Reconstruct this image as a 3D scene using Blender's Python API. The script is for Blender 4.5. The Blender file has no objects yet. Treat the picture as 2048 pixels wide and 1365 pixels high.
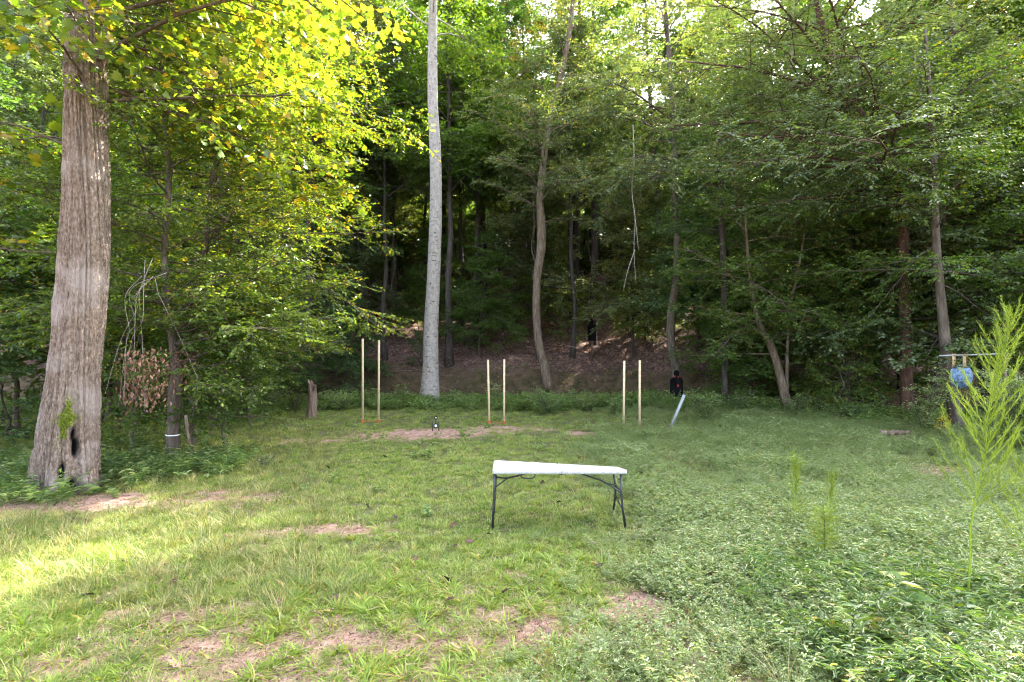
import bpy, math, random
import numpy as np

# ------------------------------------------------------------------ scene, camera, light
S = bpy.context.scene
CH = 2.37                      # camera height
FP = 1100.0                    # focal length in photo pixels (2048 wide)
S.render.resolution_x, S.render.resolution_y = 1024, 682
S.render.engine = 'CYCLES'
cd = bpy.data.cameras.new('camera'); cam = bpy.data.objects.new('camera', cd)
S.collection.objects.link(cam); S.camera = cam
cam.location = (0, 0, CH); cam.rotation_euler = (math.radians(90), 0, 0)
cd.sensor_width = 36; cd.lens = 36 * FP / 2048; cd.clip_end = 1000; cd.clip_start = 0.05

SUN_EL, SUN_AZ = math.radians(39), math.radians(44)      # azimuth to the right of the view direction (+Y)
W = bpy.data.worlds.new('World'); S.world = W; W.use_nodes = True
nt = W.node_tree; nt.nodes.clear()
o_ = nt.nodes.new('ShaderNodeOutputWorld'); bg = nt.nodes.new('ShaderNodeBackground')
sk = nt.nodes.new('ShaderNodeTexSky'); sk.sky_type = 'NISHITA'; sk.sun_disc = False
sk.sun_elevation = SUN_EL; sk.sun_rotation = SUN_AZ; sk.dust_density = 4.0; sk.air_density = 1.0; sk.ozone_density = 1.0
bg.inputs['Strength'].default_value = 0.15
hs = nt.nodes.new('ShaderNodeHueSaturation'); hs.inputs['Saturation'].default_value = .62     # hazy, whitish summer sky
nt.links.new(sk.outputs[0], hs.inputs['Color']); nt.links.new(hs.outputs[0], bg.inputs['Color']); nt.links.new(bg.outputs[0], o_.inputs['Surface'])
sd = bpy.data.lights.new('sun', 'SUN'); so = bpy.data.objects.new('sun', sd); S.collection.objects.link(so)
sd.energy = 5.0; sd.angle = math.radians(0.55); sd.color = (1.0, 0.93, 0.80)
so.rotation_euler = (math.radians(90) - SUN_EL, 0, -SUN_AZ + math.radians(180))
# rotate so that the lamp's -Z points away from the sun direction
from mathutils import Vector
sdir = Vector((math.sin(SUN_AZ) * math.cos(SUN_EL), math.cos(SUN_AZ) * math.cos(SUN_EL), math.sin(SUN_EL)))
so.rotation_euler = (-sdir).to_track_quat('-Z', 'Y').to_euler()
so.location = (20, 20, 40)
S.view_settings.view_transform = 'Standard'; S.view_settings.look = 'None'
S.view_settings.gamma = 1; S.view_settings.use_curve_mapping = False
S.view_settings.exposure = 3.62
S.cycles.filter_width = 1.1
S.cycles.max_bounces = 5; S.cycles.diffuse_bounces = 4; S.cycles.transmission_bounces = 4; S.cycles.glossy_bounces = 1; S.cycles.adaptive_threshold = .02
S.cycles.caustics_reflective = False; S.cycles.caustics_refractive = False

rng = np.random.default_rng(11); random.seed(11)
UP = np.array([0., 0., 1.])

# ------------------------------------------------------------------ noise and terrain
def _h(ix, iy, s):
    n = (ix.astype(np.int64) * 374761393 + iy.astype(np.int64) * 668265263 + s * 1442695041) & 0x7fffffff
    n = ((n ^ (n >> 13)) * 1274126177) & 0x7fffffff
    return ((n ^ (n >> 16)) & 0xffff) / 65535.0
def noise(x, y, s=0):
    x = np.asarray(x, float); y = np.asarray(y, float)
    ix = np.floor(x); iy = np.floor(y); fx = x - ix; fy = y - iy
    fx = fx * fx * (3 - 2 * fx); fy = fy * fy * (3 - 2 * fy)
    a = _h(ix, iy, s); b = _h(ix + 1, iy, s); c = _h(ix, iy + 1, s); d = _h(ix + 1, iy + 1, s)
    return (a * (1 - fx) + b * fx) * (1 - fy) + (c * (1 - fx) + d * fx) * fy
def fbm(x, y, s=0, o=4):
    t = 0; a = .5; n = 0
    for i in range(o):
        t = t + a * noise(x * 2 ** i, y * 2 ** i, s + i * 17); n += a; a *= .5
    return t / n
def sstep(a, b, x):
    t = np.clip((np.asarray(x, float) - a) / (b - a), 0, 1); return t * t * (3 - 2 * t)
def edge(x):                    # where the clearing ends and the creek bank drops
    x = np.asarray(x, float)
    return 20.6 - 5.6 * sstep(4.5, 12.5, x) - 2.0 * sstep(-7, -13, x) + .7 * (fbm(x * .35, x * 0 + 3, 5) - .5)
def H(x, y):
    x = np.asarray(x, float); y = np.asarray(y, float)
    t = y - edge(x)
    z = .05 * (fbm(x * .5, y * .5, 1) - .5) + .03 * (fbm(x * 2.2, y * 2.2, 2) - .5)
    z = z + .10 * sstep(2, 8, x) * sstep(8, 13, y)
    z = z - 1.0 * sstep(.2, 1.7, t)
    up = 1.75 * sstep(2.6, 5.2, t)
    z = z + up * (1 + .25 * (fbm(x * .6, y * .6, 4) - .5))
    z = z + np.maximum(t - 4.6, 0) * .29 + np.maximum(t - 60, 0) * -.2
    z = z + sstep(1, 4, t) * .5 * (fbm(x * .3, y * .3, 8) - .5) + sstep(2, 5, t) * .14 * (fbm(x * 1.6, y * 1.6, 9) - .5)
    return z
def P(px, py, d):               # photo pixel at distance d -> point
    return np.array([(px - 1024) / FP * d, d, CH - (py - 682.5) / FP * d])
def G(px, py):                  # photo pixel on the (flat) clearing
    d = FP * CH / (py - 682.5); x = (px - 1024) / FP * d
    return np.array([x, d, float(H(x, d))])

# ------------------------------------------------------------------ mesh helpers
def mkmesh(name, verts, polys, mats, rnd=None, smooth=False, midx=None, attrs=None):
    """polys: list of (n,k) int arrays"""
    me = bpy.data.meshes.new(name)
    verts = np.asarray(verts, np.float32).reshape(-1, 3)
    me.vertices.add(len(verts)); me.vertices.foreach_set('co', verts.ravel())
    polys = [np.asarray(p, np.int32) for p in polys if len(p)]
    loops = np.concatenate([p.ravel() for p in polys])
    tot = np.concatenate([np.full(len(p), p.shape[1], np.int32) for p in polys])
    st = np.concatenate([[0], np.cumsum(tot)[:-1]]).astype(np.int32)
    me.loops.add(len(loops)); me.loops.foreach_set('vertex_index', loops.astype(np.int32))
    me.polygons.add(len(tot)); me.polygons.foreach_set('loop_start', st)
    if smooth: me.polygons.foreach_set('use_smooth', np.ones(len(tot), bool))
    for m in (mats if isinstance(mats, (list, tuple)) else [mats]): me.materials.append(m)
    if midx is not None: me.polygons.foreach_set('material_index', np.asarray(midx, np.int32))
    me.update(calc_edges=True)
    if rnd is not None:
        a = me.attributes.new('rnd', 'FLOAT', 'POINT'); a.data.foreach_set('value', np.asarray(rnd, np.float32))
    for k, v in (attrs or {}).items():
        a = me.attributes.new(k, 'FLOAT', 'POINT'); a.data.foreach_set('value', np.asarray(v, np.float32))
    return me
class MB:
    def __init__(s): s.v = []; s.p = {}; s.n = 0; s.r = []; s.mi = {}
    def add(s, v, polys, rnd=None, mi=0):
        v = np.asarray(v, float).reshape(-1, 3)
        for p in polys:
            p = np.asarray(p, int)
            if len(p) == 0: continue
            s.p.setdefault((p.shape[1], mi), []).append(p + s.n)
        s.v.append(v); s.n += len(v)
        s.r.append(np.full(len(v), .5) if rnd is None else np.broadcast_to(rnd, (len(v),)))
    def mesh(s, name, mats, smooth=False):
        ks = sorted(s.p); pl = [np.concatenate(s.p[k]) for k in ks]
        mi = np.concatenate([np.full(len(a), k[1]) for a, k in zip(pl, ks)])
        return mkmesh(name, np.concatenate(s.v), pl, mats, np.concatenate(s.r), smooth, mi)
def nrm(a): return a / np.maximum(np.linalg.norm(a, axis=-1, keepdims=True), 1e-9)
def tube(pts, rad, sides=8, cap=True, rough=0, seed=0):
    pts = np.asarray(pts, float); n = len(pts); rad = np.broadcast_to(np.asarray(rad, float), (n,))
    T = nrm(np.gradient(pts, axis=0)); ref = np.array([1., 0, 0]) if abs(T[0][0]) < .8 else np.array([0, 1., 0])
    u = nrm(np.cross(T[0], ref)); V = []
    a = np.arange(sides) / sides * 2 * np.pi
    r_ = np.random.default_rng(seed)
    for i in range(n):
        u = nrm(u - T[i] * np.dot(u, T[i])); w = np.cross(T[i], u)
        rr = rad[i] * (1 + rough * (r_.random(sides) - .5)) if rough else rad[i]
        V.append(pts[i] + (np.cos(a) * rr)[:, None] * u + (np.sin(a) * rr)[:, None] * w)
    V = np.concatenate(V)
    i, j = np.meshgrid(np.arange(n - 1), np.arange(sides), indexing='ij'); i = i.ravel(); j = j.ravel(); k = (j + 1) % sides
    q = np.stack([i * sides + j, i * sides + k, (i + 1) * sides + k, (i + 1) * sides + j], 1)
    pl = [q]
    if cap:
        V = np.concatenate([V, pts[:1], pts[-1:]]); c0 = n * sides; c1 = c0 + 1; j = np.arange(sides); k = (j + 1) % sides
        pl.append(np.stack([np.full(sides, c0), k, j], 1)); b = (n - 1) * sides
        pl.append(np.stack([np.full(sides, c1), b + j, b + k], 1))
    return V, pl
def segs(A, B, r0, r1):          # many straight three-sided twigs at once
    A = np.asarray(A); B = np.asarray(B); n = len(A); D = nrm(B - A)
    u = nrm(np.cross(D, np.array([.13, .31, .94]))); w = np.cross(D, u)
    r0 = np.broadcast_to(r0, (n,))[:, None]; r1 = np.broadcast_to(r1, (n,))[:, None]; V = []
    for k in range(3):
        a = k * 2.0944; V.append(A + (math.cos(a) * u + math.sin(a) * w) * r0)
    for k in range(3):
        a = k * 2.0944; V.append(B + (math.cos(a) * u + math.sin(a) * w) * r1)
    V = np.stack(V, 1).reshape(-1, 3); b = np.arange(n)[:, None] * 6
    q = np.concatenate([b + np.array([0, 1, 4, 3]), b + np.array([1, 2, 5, 4]), b + np.array([2, 0, 3, 5])])
    return V, [q]
def box(cx, cy, cz, sx, sy, sz):
    v = np.array([[x, y, z] for z in (-.5, .5) for y in (-.5, .5) for x in (-.5, .5)]) * [sx, sy, sz] + [cx, cy, cz]
    return v, [np.array([[0, 2, 3, 1], [4, 5, 7, 6], [0, 1, 5, 4], [2, 6, 7, 3], [0, 4, 6, 2], [1, 3, 7, 5]])]
def outline_slab(pts2, th):      # closed XZ outline -> slab along Y
    n = len(pts2); p = np.array(pts2, float)
    f = np.stack([p[:, 0], np.full(n, -th / 2), p[:, 1]], 1); b = f + [0, th, 0]
    j = np.arange(n); k = (j + 1) % n
    return np.concatenate([f, b]), [np.arange(n)[None, :], (np.arange(n)[::-1] + n)[None, :], np.stack([j, j + n, k + n, k], 1)[:, ::-1]]
# leaf templates: x along the midrib, y across, z lift
def T_leaf(kind, w=.5):
    if kind == 'd': return (np.array([[0, 0, 0], [.45, .5 * w, .09], [1, 0, -.06], [.45, -.5 * w, .09]]), [np.array([[0, 2, 1], [0, 3, 2]])])
    if kind == 'o': return (np.array([[0, 0, 0], [.3, .5 * w, .07], [.7, .38 * w, .05], [1, 0, -.1], [.7, -.38 * w, .05], [.3, -.5 * w, .07]]),
                            [np.array([[0, 3, 2, 1], [0, 5, 4, 3]])])
    if kind == 'lobed':
        o = [(0, 0), (.12, .22), (.02, .46), (.3, .40), (.46, .55), (.52, .28), (.82, .34), (.8, .12), (1, 0)]
        o = o + [(x, -y) for x, y in o[-2:0:-1]]
        v = np.array([[x, y, .12 * abs(y) - .1 * x * x] for x, y in o]); n = len(v)
        v = np.concatenate([v, [[.42, 0, .0]]]); j = np.arange(n)
        return v, [np.stack([np.full(n, n), (j + 1) % n, j], 1)]
    if kind == 'blade':       # arching strap, long and thin
        v = np.array([[0, -.5 * w, 0], [0, .5 * w, 0], [.5, .4 * w, .06], [.5, -.4 * w, .06], [1, 0, -.18]])
        return v, [np.array([[0, 3, 2, 1]]), np.array([[3, 4, 2]])]
def put_leaves(mb, tpl, pos, dr, nm, size, rnd=None, mi=0):
    V, pl = tpl; k = len(V); n = len(pos)
    if n == 0: return
    X = nrm(dr); Y = nrm(np.cross(nm, X)); Z = np.cross(X, Y); s = np.broadcast_to(size, (n,))[:, None, None]
    W_ = pos[:, None, :] + s * (V[None, :, 0:1] * X[:, None] + V[None, :, 1:2] * Y[:, None] + V[None, :, 2:3] * Z[:, None])
    b = np.arange(n)[:, None, None] * k
    r = np.repeat(rng.random(n) if rnd is None else rnd, k)
    mb.add(W_.reshape(-1, 3), [(b + p[None]).reshape(-1, p.shape[1]) for p in pl], r, mi)

def tag(o, label=None, cat=None, group=None, kind=None):
    if label: o['label'] = label
    if cat: o['category'] = cat
    if group: o['group'] = group
    if kind: o['kind'] = kind
    return o
def obj(name, me, parent=None, loc=None):
    o = bpy.data.objects.new(name, me); S.collection.objects.link(o)
    if parent: o.parent = parent
    if loc is not None: o.location = loc
    return o
def thing(name, label, cat, loc=(0, 0, 0), group=None, rz=0):
    o = bpy.data.objects.new(name, None); S.collection.objects.link(o); o.empty_display_size = .2
    o.location = loc; o.rotation_euler = (0, 0, rz); return tag(o, label, cat, group)

# ------------------------------------------------------------------ materials
def newmat(name):
    m = bpy.data.materials.new(name); m.use_nodes = True; n = m.node_tree; n.nodes.clear()
    return m, n.nodes, n.links
def ramp(N, stops):
    r = N.new('ShaderNodeValToRGB'); e = r.color_ramp.elements
    while len(e) < len(stops): e.new(.5)
    for i, (p, c) in enumerate(stops): e[i].position = p; e[i].color = (*c, 1)
    return r
def leafmat(name, stops, trans=.45, tcol=(1.5, 1.7, .35), rough=.45, var=.25, spec=.4):
    """leaf blades: colour picked per leaf, with light passing through the blade"""
    m, N, L = newmat(name)
    at = N.new('ShaderNodeAttribute'); at.attribute_name = 'rnd'
    oi = N.new('ShaderNodeObjectInfo'); ad = N.new('ShaderNodeMath'); ad.operation = 'MULTIPLY_ADD'
    sub = N.new('ShaderNodeMath'); sub.operation = 'SUBTRACT'; sub.inputs[1].default_value = .5
    L.new(oi.outputs['Random'], sub.inputs[0]); L.new(sub.outputs[0], ad.inputs[0]); ad.inputs[1].default_value = var; L.new(at.outputs['Fac'], ad.inputs[2])
    r = ramp(N, stops); L.new(ad.outputs[0], r.inputs[0])
    p = N.new('ShaderNodeBsdfPrincipled'); L.new(r.outputs[0], p.inputs['Base Color']); p.inputs['Roughness'].default_value = rough
    p.inputs['Specular IOR Level'].default_value = spec
    t = N.new('ShaderNodeBsdfTranslucent'); mu = N.new('ShaderNodeMix'); mu.data_type = 'RGBA'; mu.blend_type = 'MULTIPLY'
    mu.inputs['Factor'].default_value = 1; L.new(r.outputs[0], mu.inputs['A']); mu.inputs['B'].default_value = (*tcol, 1)
    L.new(mu.outputs['Result'], t.inputs['Color'])
    mx = N.new('ShaderNodeMixShader'); mx.inputs[0].default_value = trans
    L.new(p.outputs[0], mx.inputs[1]); L.new(t.outputs[0], mx.inputs[2])
    o = N.new('ShaderNodeOutputMaterial'); L.new(mx.outputs[0], o.inputs[0]); return m
def barkmat(name, c0, c1, c2, scale=9, stretch=.18, bump=.5, spots=None, lich=None):
    m, N, L = newmat(name)
    tc = N.new('ShaderNodeTexCoord'); mp = N.new('ShaderNodeMapping'); mp.inputs['Scale'].default_value = (1, 1, stretch)
    L.new(tc.outputs['Object'], mp.inputs['Vector'])
    n1 = N.new('ShaderNodeTexNoise'); n1.inputs['Scale'].default_value = scale; n1.inputs['Detail'].default_value = 8; n1.inputs['Roughness'].default_value = .7
    vo = N.new('ShaderNodeTexVoronoi'); vo.inputs['Scale'].default_value = scale * 1.6; vo.feature = 'DISTANCE_TO_EDGE'
    n2 = N.new('ShaderNodeTexNoise'); n2.inputs['Scale'].default_value = 1.7; n2.inputs['Detail'].default_value = 5
    L.new(mp.outputs[0], n1.inputs[0]); L.new(mp.outputs[0], vo.inputs[0]); L.new(tc.outputs['Object'], n2.inputs[0])
    r = ramp(N, [(.28, c0), (.5, c1), (.72, c2)]); L.new(n1.outputs['Fac'], r.inputs[0]); col = r.outputs[0]
    if lich:
        rr = ramp(N, [(.5, (0, 0, 0)), (.62, (1, 1, 1))]); L.new(n2.outputs['Fac'], rr.inputs[0])
        mx = N.new('ShaderNodeMix'); mx.data_type = 'RGBA'; ml = N.new('ShaderNodeMath'); ml.operation = 'MULTIPLY'; ml.inputs[1].default_value = .6
        L.new(rr.outputs[0], ml.inputs[0]); L.new(ml.outputs[0], mx.inputs['Factor']); L.new(col, mx.inputs['A']); mx.inputs['B'].default_value = (*lich, 1); col = mx.outputs['Result']
    if spots:
        mp2 = N.new('ShaderNodeMapping'); mp2.inputs['Scale'].default_value = (1, 1, 2.6); L.new(tc.outputs['Object'], mp2.inputs['Vector'])
        n3 = N.new('ShaderNodeTexNoise'); n3.inputs['Scale'].default_value = 5.5; n3.inputs['Detail'].default_value = 6; n3.inputs['Roughness'].default_value = .65; L.new(mp2.outputs[0], n3.inputs[0])
        rr = ramp(N, [(.555, (0, 0, 0)), (.67, (1, 1, 1))]); L.new(n3.outputs['Fac'], rr.inputs[0])
        mx = N.new('ShaderNodeMix'); mx.data_type = 'RGBA'; L.new(rr.outputs[0], mx.inputs['Factor']); L.new(col, mx.inputs['A']); mx.inputs['B'].default_value = (*spots, 1); col = mx.outputs['Result']
    at = N.new('ShaderNodeAttribute'); at.attribute_name = 'char'     # charred or bare wood, a property of the bark
    mx = N.new('ShaderNodeMix'); mx.data_type = 'RGBA'; L.new(at.outputs['Fac'], mx.inputs['Factor']); L.new(col, mx.inputs['A']); mx.inputs['B'].default_value = (.006, .005, .005, 1)
    p = N.new('ShaderNodeBsdfPrincipled'); L.new(mx.outputs['Result'], p.inputs['Base Color']); p.inputs['Roughness'].default_value = .9
    p.inputs['Specular IOR Level'].default_value = .2
    b = N.new('ShaderNodeBump'); b.inputs['Strength'].default_value = bump; b.inputs['Distance'].default_value = .03
    s = N.new('ShaderNodeMath'); s.operation = 'ADD'; L.new(n1.outputs['Fac'], s.inputs[0]); L.new(vo.outputs[0], s.inputs[1])
    L.new(s.outputs[0], b.inputs['Height']); L.new(b.outputs[0], p.inputs['Normal'])
    o = N.new('ShaderNodeOutputMaterial'); L.new(p.outputs[0], o.inputs[0]); return m
def plain(name, col, rough=.6, metal=0, nscale=20, amt=.25, bump=0, spec=.4, dirt=None):
    m, N, L = newmat(name)
    tc = N.new('ShaderNodeTexCoord'); n1 = N.new('ShaderNodeTexNoise'); n1.inputs['Scale'].default_value = nscale; n1.inputs['Detail'].default_value = 6
    L.new(tc.outputs['Object'], n1.inputs[0])
    d = dirt or tuple(c * (1 - amt * 2) for c in col)
    r = ramp(N, [(.3, d), (.62, col)]); L.new(n1.outputs['Fac'], r.inputs[0])
    p = N.new('ShaderNodeBsdfPrincipled'); L.new(r.outputs[0], p.inputs['Base Color']); p.inputs['Roughness'].default_value = rough
    p.inputs['Metallic'].default_value = metal; p.inputs['Specular IOR Level'].default_value = spec
    if bump:
        b = N.new('ShaderNodeBump'); b.inputs['Strength'].default_value = bump; b.inputs['Distance'].default_value = .01; L.new(n1.outputs['Fac'], b.inputs['Height']); L.new(b.outputs[0], p.inputs['Normal'])
    o = N.new('ShaderNodeOutputMaterial'); L.new(p.outputs[0], o.inputs[0]); return m

M = {}
M['bark_big'] = barkmat('grey_brown_furrowed_bark', (.05, .032, .024), (.19, .14, .11), (.37, .31, .27), 34, .45, 1.0, lich=(.36, .31, .29))
M['bark_pale'] = barkmat('pale_smooth_bark', (.17, .145, .13), (.29, .26, .24), (.40, .36, .34), 13, .5, .7, spots=(.075, .055, .045))
M['bark_scaly'] = barkmat('tan_scaly_bark', (.05, .035, .025), (.15, .11, .08), (.29, .23, .19), 14, .22, .8)
M['bark_dark'] = barkmat('dark_bark', (.022, .018, .015), (.05, .04, .034), (.095, .08, .07), 10, .2, .7)
M['bark_mid'] = barkmat('brown_grey_bark', (.035, .026, .02), (.085, .066, .052), (.16, .135, .11), 12, .25, .6)
M['bark_red'] = barkmat('reddish_brown_bark', (.02, .012, .01), (.065, .034, .024), (.12, .07, .05), 12, .25, .6)
M['twig_pale'] = plain('pale_dead_twig', (.38, .33, .29), .9, nscale=30)
M['leaf_dark'] = leafmat('dark_green_leaf', [(0, (.036, .064, .026)), (.5, (.062, .108, .040)), (1, (.10, .15, .055))], .42, (1.7, 2.0, .45))
M['leaf_mid'] = leafmat('mid_green_leaf', [(0, (.040, .078, .018)), (.5, (.070, .125, .028)), (.93, (.12, .175, .04)), (1, (.22, .17, .03))], .45, (1.95, 1.95, .36))
M['leaf_cool'] = leafmat('grey_green_leaf', [(0, (.055, .086, .040)), (.5, (.098, .138, .064)), (.92, (.155, .185, .08)), (1, (.30, .23, .06))], .40, (1.7, 1.75, .48), .36, spec=.6)
M['leaf_gold'] = leafmat('gold_green_leaf', [(0, (.050, .085, .020)), (.5, (.11, .14, .03)), (.85, (.26, .21, .05)), (1, (.42, .24, .06))], .5, (1.7, 1.5, .4))
M['leaf_bright'] = leafmat('fresh_green_leaf', [(0, (.042, .082, .018)), (.5, (.078, .128, .028)), (.95, (.14, .185, .035)), (1, (.25, .19, .035))], .44, (2.15, 2.0, .34), .42)
M['leaf_brown'] = leafmat('dead_brown_leaf', [(0, (.10, .045, .03)), (.5, (.22, .11, .07)), (1, (.36, .22, .15))], .2, (1.2, 1, .8), .7)
M['leaf_dry'] = leafmat('dark_curled_leaf', [(0, (.035, .016, .014)), (.5, (.085, .035, .03)), (1, (.18, .09, .06))], .05, (1, 1, 1), .7, 0)
M['leaf_yellow'] = leafmat('yellow_leaf', [(0, (.35, .30, .02)), (1, (.60, .50, .05))], .4, (1.3, 1.2, .5), .5)
M['fennel'] = leafmat('feathery_green', [(0, (.16, .23, .025)), (.6, (.30, .38, .05)), (1, (.42, .48, .08))], .45, (1.5, 1.5, .5), .6)
M['grass_lawn'] = leafmat('lawn_blade', [(0, (.065, .12, .02)), (.5, (.17, .25, .045)), (.8, (.33, .37, .09)), (1, (.46, .38, .18))], .35, (1.4, 1.5, .5), .5, var=.5)
M['grass_coarse'] = leafmat('coarse_blade', [(0, (.10, .17, .02)), (.6, (.19, .28, .035)), (.9, (.27, .33, .055)), (1, (.38, .25, .09))], .38, (1.5, 1.5, .4), .45)
M['grass_long'] = leafmat('long_meadow_blade', [(0, (.065, .10, .022)), (.5, (.13, .17, .04)), (.78, (.25, .24, .09)), (1, (.45, .36, .19))], .35, (1.4, 1.4, .5), .5, var=.4)
M['stilt'] = leafmat('pale_weed_leaf', [(0, (.13, .175, .05)), (.5, (.21, .27, .10)), (.88, (.29, .34, .16)), (1, (.38, .27, .12))], .35, (1.3, 1.5, .6), .36, spec=.7)
M['cane'] = leafmat('cane_leaf', [(0, (.07, .13, .035)), (.5, (.13, .21, .065)), (.92, (.24, .31, .13)), (1, (.40, .40, .2))], .38, (1.4, 1.5, .4), .34, spec=.7)
M['herb'] = leafmat('teal_herb_leaf', [(0, (.08, .13, .045)), (.5, (.16, .23, .08)), (.95, (.26, .32, .11)), (1, (.28, .25, .07))], .38, (1.4, 1.7, .5), .4)
M['plastic'] = plain('white_weathered_plastic', (.46, .46, .475), .5, nscale=22, bump=.25, dirt=(.33, .32, .31))
M['blackmetal'] = plain('black_powder_coat', (.015, .018, .022), .35, 0, 40, .2, spec=.6)
M['pine'] = plain('raw_pine_strip', (.58, .45, .29), .75, nscale=9, amt=.12)
M['orange'] = plain('orange_painted_steel', (.62, .12, .05), .6, nscale=20, amt=.25)
M['black'] = plain('matt_black_board', (.007, .006, .007), .95, nscale=9, amt=.2, spec=.1)
M['red'] = plain('red_spot_paint', (.35, .03, .03), .8, nscale=20)
M['galv'] = plain('galvanised_metal', (.30, .31, .32), .55, .25, 18, .15)
M['strap'] = plain('tan_strap', (.42, .28, .16), .9, nscale=25, amt=.2)
M['blue'] = plain('chipped_blue_paint', (.13, .22, .36), .6, .1, 16, 0, .1, dirt=(.015, .02, .04))
M['white'] = plain('white_target_paint', (.75, .75, .74), .7, nscale=30, amt=.1)
M['deadwood'] = barkmat('weathered_dead_wood', (.05, .032, .024), (.14, .095, .07), (.32, .25, .21), 12, .12, .9)
M['debris'] = leafmat('straw_and_crumbs', [(0, (.07, .035, .025)), (.4, (.24, .15, .11)), (1, (.46, .36, .25))], .05, (1, 1, 1), .9, .2, .1)
M['fruit'] = plain('green_fruit_skin', (.16, .30, .05), .4, nscale=8, amt=.1)
M['moss'] = leafmat('moss', [(0, (.10, .14, .02)), (1, (.26, .30, .04))], .3)

# ground
def ground_mat():
    m, N, L = newmat('clearing_and_forest_floor')
    tc = N.new('ShaderNodeTexCoord')
    def nz(s, d=6, r=.6):
        n = N.new('ShaderNodeTexNoise'); n.inputs['Scale'].default_value = s; n.inputs['Detail'].default_value = d; n.inputs['Roughness'].default_value = r
        L.new(tc.outputs['Object'], n.inputs[0]); return n
    def mix(f, a, b, m_='MIX'):
        x = N.new('ShaderNodeMix'); x.data_type = 'RGBA'; x.blend_type = m_
        for k, v in (('Factor', f), ('A', a), ('B', b)):
            if hasattr(v, 'links'): L.new(v, x.inputs[k])
            else: x.inputs[k].default_value = v if k == 'Factor' else (*v, 1)
        return x.outputs['Result']
    def att(n):
        a = N.new('ShaderNodeAttribute'); a.attribute_name = n; return a.outputs['Fac']
    soil = ramp(N, [(.3, (.08, .04, .028)), (.43, (.26, .145, .11)), (.55, (.44, .28, .23)), (.70, (.54, .42, .365))]); L.new(nz(9, 10, .78).outputs['Fac'], soil.inputs[0])
    thatch = ramp(N, [(.3, (.05, .06, .02)), (.5, (.10, .105, .04)), (.72, (.20, .17, .09))]); L.new(nz(16, 8, .75).outputs['Fac'], thatch.inputs[0])
    lit = N.new('ShaderNodeTexVoronoi'); lit.inputs['Scale'].default_value = 11; L.new(tc.outputs['Object'], lit.inputs[0])
    lr = ramp(N, [(0, (.06, .034, .028)), (.5, (.14, .085, .07)), (1, (.28, .19, .16))]); L.new(lit.outputs['Color'], lr.inputs[0])
    bankg = ramp(N, [(.35, (.035, .035, .014)), (.65, (.13, .085, .055))]); L.new(nz(3, 8, .7).outputs['Fac'], bankg.inputs[0])
    bs = N.new('ShaderNodeMath'); bs.operation = 'MULTIPLY_ADD'; L.new(nz(11, 9, .8).outputs['Fac'], bs.inputs[0]); bs.inputs[1].default_value = 1.5; L.new(att('bare'), bs.inputs[2])
    br = ramp(N, [(.98, (0, 0, 0)), (1.0, (1, 1, 1))]); dv = N.new('ShaderNodeMath'); dv.operation = 'MULTIPLY_ADD'; dv.inputs[1].default_value = 4.5; dv.inputs[2].default_value = -3.9; L.new(bs.outputs[0], dv.inputs[0]); br = ramp(N, [(0, (0, 0, 0)), (1, (1, 1, 1))]); bs = dv; L.new(bs.outputs[0], br.inputs[0])
    c = mix(br.outputs[0], thatch.outputs[0], soil.outputs[0])
    c = mix(att('bank'), c, bankg.outputs[0]); c = mix(att('litter'), c, lr.outputs[0])
    p = N.new('ShaderNodeBsdfPrincipled'); L.new(c, p.inputs['Base Color']); p.inputs['Roughness'].default_value = .95; p.inputs['Specular IOR Level'].default_value = .15
    b = N.new('ShaderNodeBump'); b.inputs['Strength'].default_value = 1.0; b.inputs['Distance'].default_value = .05; L.new(nz(28, 8, .7).outputs['Fac'], b.inputs['Height']); L.new(b.outputs[0], p.inputs['Normal'])
    o = N.new('ShaderNodeOutputMaterial'); L.new(p.outputs[0], o.inputs[0]); return m

BARE = []   # (x, y, rx, ry, weight)
for px, py, w, h, k in [(740, 1310, 130, 50, 1), (420, 1325, 110, 45, .9), (640, 1245, 80, 28, .7), (400, 1240, 70, 22, .9), (560, 1290, 120, 30, .8),
                        (250, 1300, 60, 30, .6), (970, 1240, 90, 20, .45), (1340, 1310, 90, 50, .8), (1100, 1290, 120, 25, .5), (900, 1345, 140, 18, .6),
                        (850, 869, 105, 8, 1.1), (180, 1010, 190, 20, 1), (420, 1000, 130, 20, .55), (1905, 955, 60, 22, .9), (620, 1062, 110, 12, .75),
                        (90, 1350, 60, 20, .6), (1790, 882, 50, 6, .8), (1440, 905, 60, 8, .3), (330, 1180, 60, 14, .5), (1000, 860, 80, 8, .55),
                        (620, 880, 60, 7, .4), (1170, 868, 50, 5, .5), (700, 1200, 90, 15, .35), (500, 1100, 60, 10, .3)]:
    a = G(px, py); b = G(px, py + h); c = G(px, max(py - h, 730))
    BARE.append((a[0], a[1], w / FP * a[1], max(abs(c[1] - b[1]) / 2, .12), k))
def bare(x, y):
    x = np.asarray(x, float); y = np.asarray(y, float); t = np.zeros_like(x)
    for bx, by, rx, ry, k in BARE:
        q = ((x - bx) / rx) ** 2 + ((y - by) / ry) ** 2
        t = np.maximum(t, k * np.exp(-q * .9))
    t = np.maximum(t, .85 * sstep(.44, .62, fbm(x * 1.6, y * 1.9, 33)) * sstep(6.0, 4.6, y) * sstep(2.2, 1.2, x))
    return np.clip(t + .55 * (fbm(x * 1.7, y * 1.7, 31) - .5) * (t > .05), 0, 1.2)
def axis(lo, a, b, hi, fine, grow):
    v = list(np.arange(a, b, fine)); s = fine; x = b
    while x < hi: v.append(x); s *= grow; x += s
    v.append(hi); s = fine; x = a - fine
    while x > lo: v.insert(0, x); s *= grow; x -= s
    v.insert(0, lo); return np.array(v)
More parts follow.
